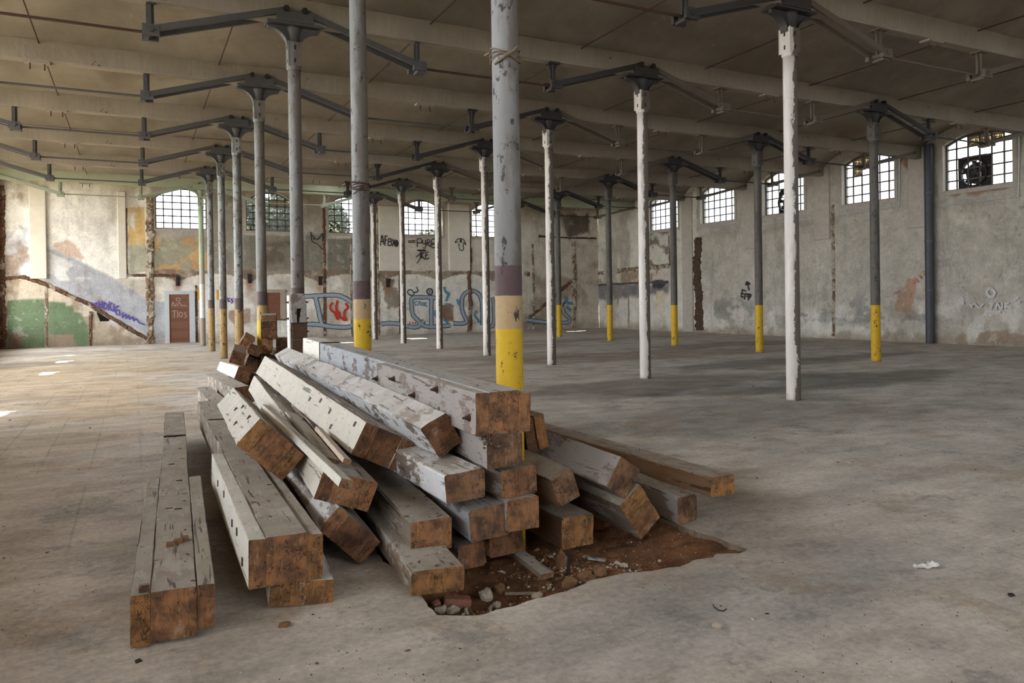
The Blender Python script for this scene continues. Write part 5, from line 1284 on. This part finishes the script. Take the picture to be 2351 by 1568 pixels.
# ================================================================== TREES OUTSIDE
def tree(x, y, z0, z1, r_, n, label):
    t = empty('tree', (x, y, -.34)); tag(t, label, 'tree', 'trees outside the back windows', 'thing')
    MB().tube([(0, 0, 0), (.1, 0, z0*.6), (0, .1, z0+.3), (.1, .1, z1)], [.16, .13, .1, .03], 8).build('trunk', M_SCAR, t)
    r2 = random.Random(int(x*10)); vs = []; fs = []
    for k in range(n):
        while True:
            p = Vector((r2.uniform(-1, 1), r2.uniform(-1, 1), r2.uniform(-1, 1)))
            if p.length < 1: break
        p = Vector((p.x*r_, p.y*r_*.6, (z0+z1)/2+.34+p.z*(z1-z0)/2)); a = Vector((r2.gauss(0, 1), r2.gauss(0, 1), r2.gauss(0, 1))).normalized()*.1; c_ = a.orthogonal().normalized()*.07; b0 = len(vs)
        vs += [p-a, p+c_, p+a, p-c_]; fs.append((b0, b0+1, b0+2, b0+3))
    o = link('foliage', mesh('foliage', vs, fs, M_LEAF), t); tag(o, kind='stuff')
M_LEAF = m_plain('dark_leaves', srgb(58, 66, 44), .4, 2, .7, 0)
tree(2.4, 26.2, 3.2, 6.3, 1.3, 4600, 'dark tree right behind the second back window from the left')
tree(4.0, 26.6, 3.4, 6.6, 1.2, 3600, 'dark tree seen through two neighbouring back windows')
tree(5.9, 26.4, 3.4, 6.2, .85, 3000, 'dark tree behind the third back window from the left')
tree(10.6, 26.4, 2.6, 4.95, .9, 1500, 'low tree top behind the fourth back window from the left')
tree(12.9, 26.4, 2.6, 4.75, 1.0, 1000, 'low tree top behind the last back window')

# ================================================================== RUBBLE AND LITTER
def rock_mesh(r_, sd, m, sq=(1, 1, 1)):
    bm = bmesh.new(); bmesh.ops.create_icosphere(bm, subdivisions=2, radius=r_)
    for v in bm.verts:
        q = mnoise.noise(v.co/r_*1.1+Vector((sd*3.1, sd, 0)))*.5+mnoise.noise(v.co/r_*3+Vector((sd, 0, sd)))*.2
        v.co = v.co*(1+q); v.co = Vector((v.co.x*sq[0], v.co.y*sq[1], v.co.z*sq[2]))
    me = bpy.data.meshes.new('rock'); bm.to_mesh(me); bm.free(); me.materials.append(m); return me
def pit_at(u, v, dz_=0.0):
    p = onz(u, v, -.1)
    for _ in range(4): p = onz(u, v, float(dirt_z(p[0], p[1]))+dz_)
    return p
for k, (u, v, r_, m, sq, nm, lab, cat) in enumerate((
 (1117, 1368, .042, M_STONE, (1, .8, 1), 'stone', 'pale angular stone, largest at the front corner of the pit', 'stone'),
 (1140, 1390, .026, M_STONE, (1, 1, .9), 'stone', 'yellowish broken stone on the front edge of the pit', 'stone'),
 (1073, 1404, .022, M_STONE, (.7, 1, 1), 'stone', 'small white stone at the front edge left of the curved shard', 'stone'),
 (1232, 1368, .030, M_STONE, (1.2, 1, .8), 'stone', 'gray-white stone at the right end of the thin stick', 'stone'),
 (1288, 1290, .052, M_CLOD, (.8, .8, 1.3), 'stone', 'brown upright stone beside the tip of the pit board', 'stone'),
 (1012, 1398, .030, M_STONE, (1.2, 1, .7), 'stone', 'pale rubble lump at the left corner of the pit', 'stone'),
 (1040, 1400, .028, M_STONE, (1.2, 1, .8), 'stone', 'rounded rubble lump beside the leftmost one', 'stone'),
 (1148, 1352, .030, M_CLOD, (1, 1, 1), 'stone', 'round brown stone in the shade of the pit', 'stone'),
 (1000, 1386, .026, M_BRICKR, (1, 1, .8), 'brick_fragment', 'reddish crumb of brick left of the larger brick piece', 'brick'),
 (1418, 1295, .022, M_STONE, (1, 1, .9), 'stone', 'white stone on the earth mound, left one of the pair', 'stone'),
 (1433, 1300, .024, M_STONE, (1, 1, .9), 'stone', 'white stone on the earth mound, right one of the pair', 'stone'),
 (1345, 1325, .045, M_CLOD, (1.3, 1, .7), 'earth_clod', 'large brown clod at the foot of the earth mound', 'clod'),
 (1310, 1338, .040, M_CLOD, (1.2, 1, .8), 'earth_clod', 'brown clod below the tip of the pit board', 'clod'),
 (1378, 1312, .034, M_CLOD, (1.2, 1, .8), 'earth_clod', 'brown clod at the top of the earth mound', 'clod'))):
    p = pit_at(u, v, r_*.4); o = link(nm, rock_mesh(r_, k+1, m, sq)); o.location = p; tag(o, lab, cat, kind='thing')
for (u, v, r_, m, lab) in ((1646, 1436, .022, M_STONE, 'small tan stone alone on the foreground floor'), (318, 1517, .012, M_IRON, 'dark pebble below the leftmost beam end'), (2322, 1366, .014, M_IRON, 'black pebble near the right edge of the floor'), (1728, 1421, .011, M_STONE, 'white crumb right of the tan stone'), (652, 1433, .022, M_CLOD, 'brown crumb in front of the low ochre slab')):
    p = onz(u, v, r_*.4); o = link('pebble', rock_mesh(r_, u*.1, m, (1.2, 1, .7))); o.location = p; tag(o, lab, 'pebble', kind='thing')
p = pit_at(1049, 1380, .03); b = MB(); b.box(-.075, .075, -.035, .035, -.022, .022); o = b.build('brick_fragment', M_BRICKR); o.matrix_world = Matrix.Translation(p)@Matrix.Rotation(-.25, 4, 'Z')@Matrix.Rotation(.12, 4, 'Y'); bv = o.modifiers.new('b', 'BEVEL'); bv.width = .008; bv.segments = 2
tag(o, 'reddish brick piece with chalky end under the lowest front timber', 'brick', kind='thing')
p = pit_at(1100, 1392, .03); b = MB(); ar = [(.065*math.cos(a), .075*math.sin(a)) for a in np.linspace(math.pi, 2*math.pi*.98, 14)]
b.prism(ar+[(x*.86, z*.86) for x, z in reversed(ar)], -.02, .02, axis='z'); o = b.build('pipe_shard', M_SCAR); o.matrix_world = Matrix.Translation(p)@Matrix.Rotation(.9, 4, 'X'); tag(o, 'curved pipe shard beside the largest pale stone', 'shard', kind='thing')
p, q2_ = Vector(pit_at(1160, 1363, .02)), Vector(pit_at(1228, 1362, .02)); tag(MB().bar(p, q2_, .014, .012).build('stick', WOODS['gray']), 'thin flat stick lying along the front edge of the pit', 'stick', kind='thing')
p, q2_ = Vector(pit_at(1303, 1322, .01)), Vector(pit_at(1308, 1274, .10)); tag(MB().bar(p, q2_, .02, .012).build('stick', M_IRON), 'dark stick standing beside the tip of the pit board', 'stick', kind='thing')
p, q2_ = Vector(pit_at(1350, 1281, .012)), Vector(pit_at(1390, 1286, .015)); tag(MB().bar(p, q2_, .022, .012).build('stick', WOODS['blue']), 'short bluish stick on the earth above the mound', 'stick', kind='thing')
# crumpled paper, wire loop
vs = []; fs = []
for j in range(7):
    for i in range(11):
        x, y = -.065+.013*i, -.022+.0075*j*(1+.5*i/10); vs.append((x, y, .004+abs(mnoise.noise(Vector((x*38, y*60, 2))))*.03+.012*(i > 6)))
for j in range(6):
    for i in range(10): fs.append((j*11+i, j*11+i+1, (j+1)*11+i+1, (j+1)*11+i))
o = link('paper_scrap', mesh('paper_scrap', vs, fs, m_plain('white_paper', srgb(214, 212, 206), .06, 20, .8, 0))); o.location = onz(2127, 1305, 0); o.rotation_euler = (0, 0, -.5); tag(o, 'crumpled white paper scrap on the floor at right', 'paper', kind='thing')
sm = o.modifiers.new('s', 'SOLIDIFY'); sm.thickness = .001
tag(MB().tube([onz(u, v, .006) for u, v in ((1637, 1388), (1640, 1394), (1648, 1400), (1660, 1403), (1668, 1398))], .0028, 6).build('wire_loop', M_IRON), 'bent piece of black wire on the floor right of the pit', 'wire', kind='thing')
# gravel in the pit and crumbs over the floor: nobody could count them
def scatter(name, pts, rs, mats, sd, flat=.6):
    base = [Vector(v) for v in ((1, 0, 0), (-1, 0, 0), (0, 1, 0), (0, -1, 0), (0, 0, 1), (0, 0, -1))]
    FF = [(0, 2, 4), (2, 1, 4), (1, 3, 4), (3, 0, 4), (2, 0, 5), (1, 2, 5), (3, 1, 5), (0, 3, 5)]; r2 = random.Random(sd); vs, fs, mi = [], [], []
    for p, r_ in zip(pts, rs):
        b0 = len(vs); a = r2.uniform(0, 6.28); ca, sa = math.cos(a), math.sin(a); sx, sy = r2.uniform(.6, 1.7), r2.uniform(.5, 1)
        for v in base:
            x, y, z = v.x*sx*r2.uniform(.7, 1.2), v.y*sy*r2.uniform(.7, 1.2), v.z*flat*r2.uniform(.6, 1.1); vs.append((p[0]+(x*ca-y*sa)*r_, p[1]+(x*sa+y*ca)*r_, p[2]+z*r_))
        m = r2.randrange(len(mats)); fs += [tuple(i+b0 for i in f) for f in FF]; mi += [m]*8
    o = link(name, mesh(name, vs, fs, mats, mi)); return o
r2 = random.Random(5); pts = []; rs = []
for k in range(2600):
    if k < 500: x, y, r_ = r2.gauss(.2, .22), r2.gauss(-4.18, .13), r2.uniform(.004, .016)
    elif k < 800: x, y, r_ = r2.gauss(-.6, .16), r2.gauss(-4.33, .09), r2.uniform(.004, .018)
    elif k < 1100: x, y, r_ = r2.gauss(.05, .14), r2.gauss(-3.85, .12), r2.uniform(.006, .02)
    else: x, y, r_ = r2.uniform(-.85, 1.0), r2.uniform(-4.45, -3.3), r2.uniform(.002, .008)
    if not (-.84 < x < 1.0 and -4.47 < y < -2.7): continue
    pts.append((x, y, float(dirt_z(x, y))+r_*.3)); rs.append(r_)
tag(scatter('pit_gravel', pts, rs, [M_DIRT, M_CLOD, M_CLOD, M_STONE, M_DIRT], 3, .8), 'red-brown crumbs of earth and gravel in the pit', 'gravel', kind='stuff')
pts = []; rs = []
for k in range(9000):
    d = r2.uniform(0, 1)**2.0*22+2.0; a = r2.uniform(-.72, 1.2); x, y = CAM[0]+d*math.sin(a), CAM[1]+d*math.cos(a)
    if not (XL+.1 < x < 19 and y < 23.5) or (-1.0 < x < 1.15 and -4.62 < y < -2.4): continue
    if mnoise.noise(Vector((x*.7, y*.7, 1))) < -.12: continue
    r_ = r2.uniform(.0015, .0055)*(1+d*.06)*(2.2 if r2.random() < .04 else 1); pts.append((x, y, r_*.3)); rs.append(r_)
tag(scatter('floor_crumbs', pts, rs, [M_STONE, M_CLOD, M_IRON, M_SCAR, M_CLOD], 4, .5), 'scattered crumbs and dust lumps all over the concrete floor', 'debris', kind='stuff')
M_FLAKE = m_plain('white_paint_flake', srgb(212, 206, 198), .1, 20, .8, 0)
pts = []; rs = []
for (cu, cv, n_, su, sv) in ((1635, 1062, 26, 22, 7), (1800, 950, 18, 50, 9), (2050, 1520, 30, 40, 14), (1350, 1450, 26, 260, 40), (1900, 1200, 34, 250, 70), (2150, 1330, 20, 140, 120), (700, 1480, 40, 260, 40), (130, 1150, 50, 110, 120), (420, 960, 30, 140, 50), (1500, 980, 40, 260, 60), (300, 1520, 26, 120, 24), (2000, 1000, 40, 240, 90), (160, 900, 40, 120, 60)):
    for k in range(n_):
        p = onz(cu+r2.gauss(0, su), max(800, cv+r2.gauss(0, sv)), 0)
        if -1.0 < p[0] < 1.15 and -4.62 < p[1] < -2.4: continue
        dist = max(3, p[1]-CAM[1]); pts.append((p[0], p[1], .002)); rs.append(r2.uniform(.003, .009)*(.5+dist*.12))
tag(scatter('paint_flakes', pts, rs, [M_FLAKE], 6, .25), 'white paint flakes fallen on the floor', 'flakes', kind='stuff')
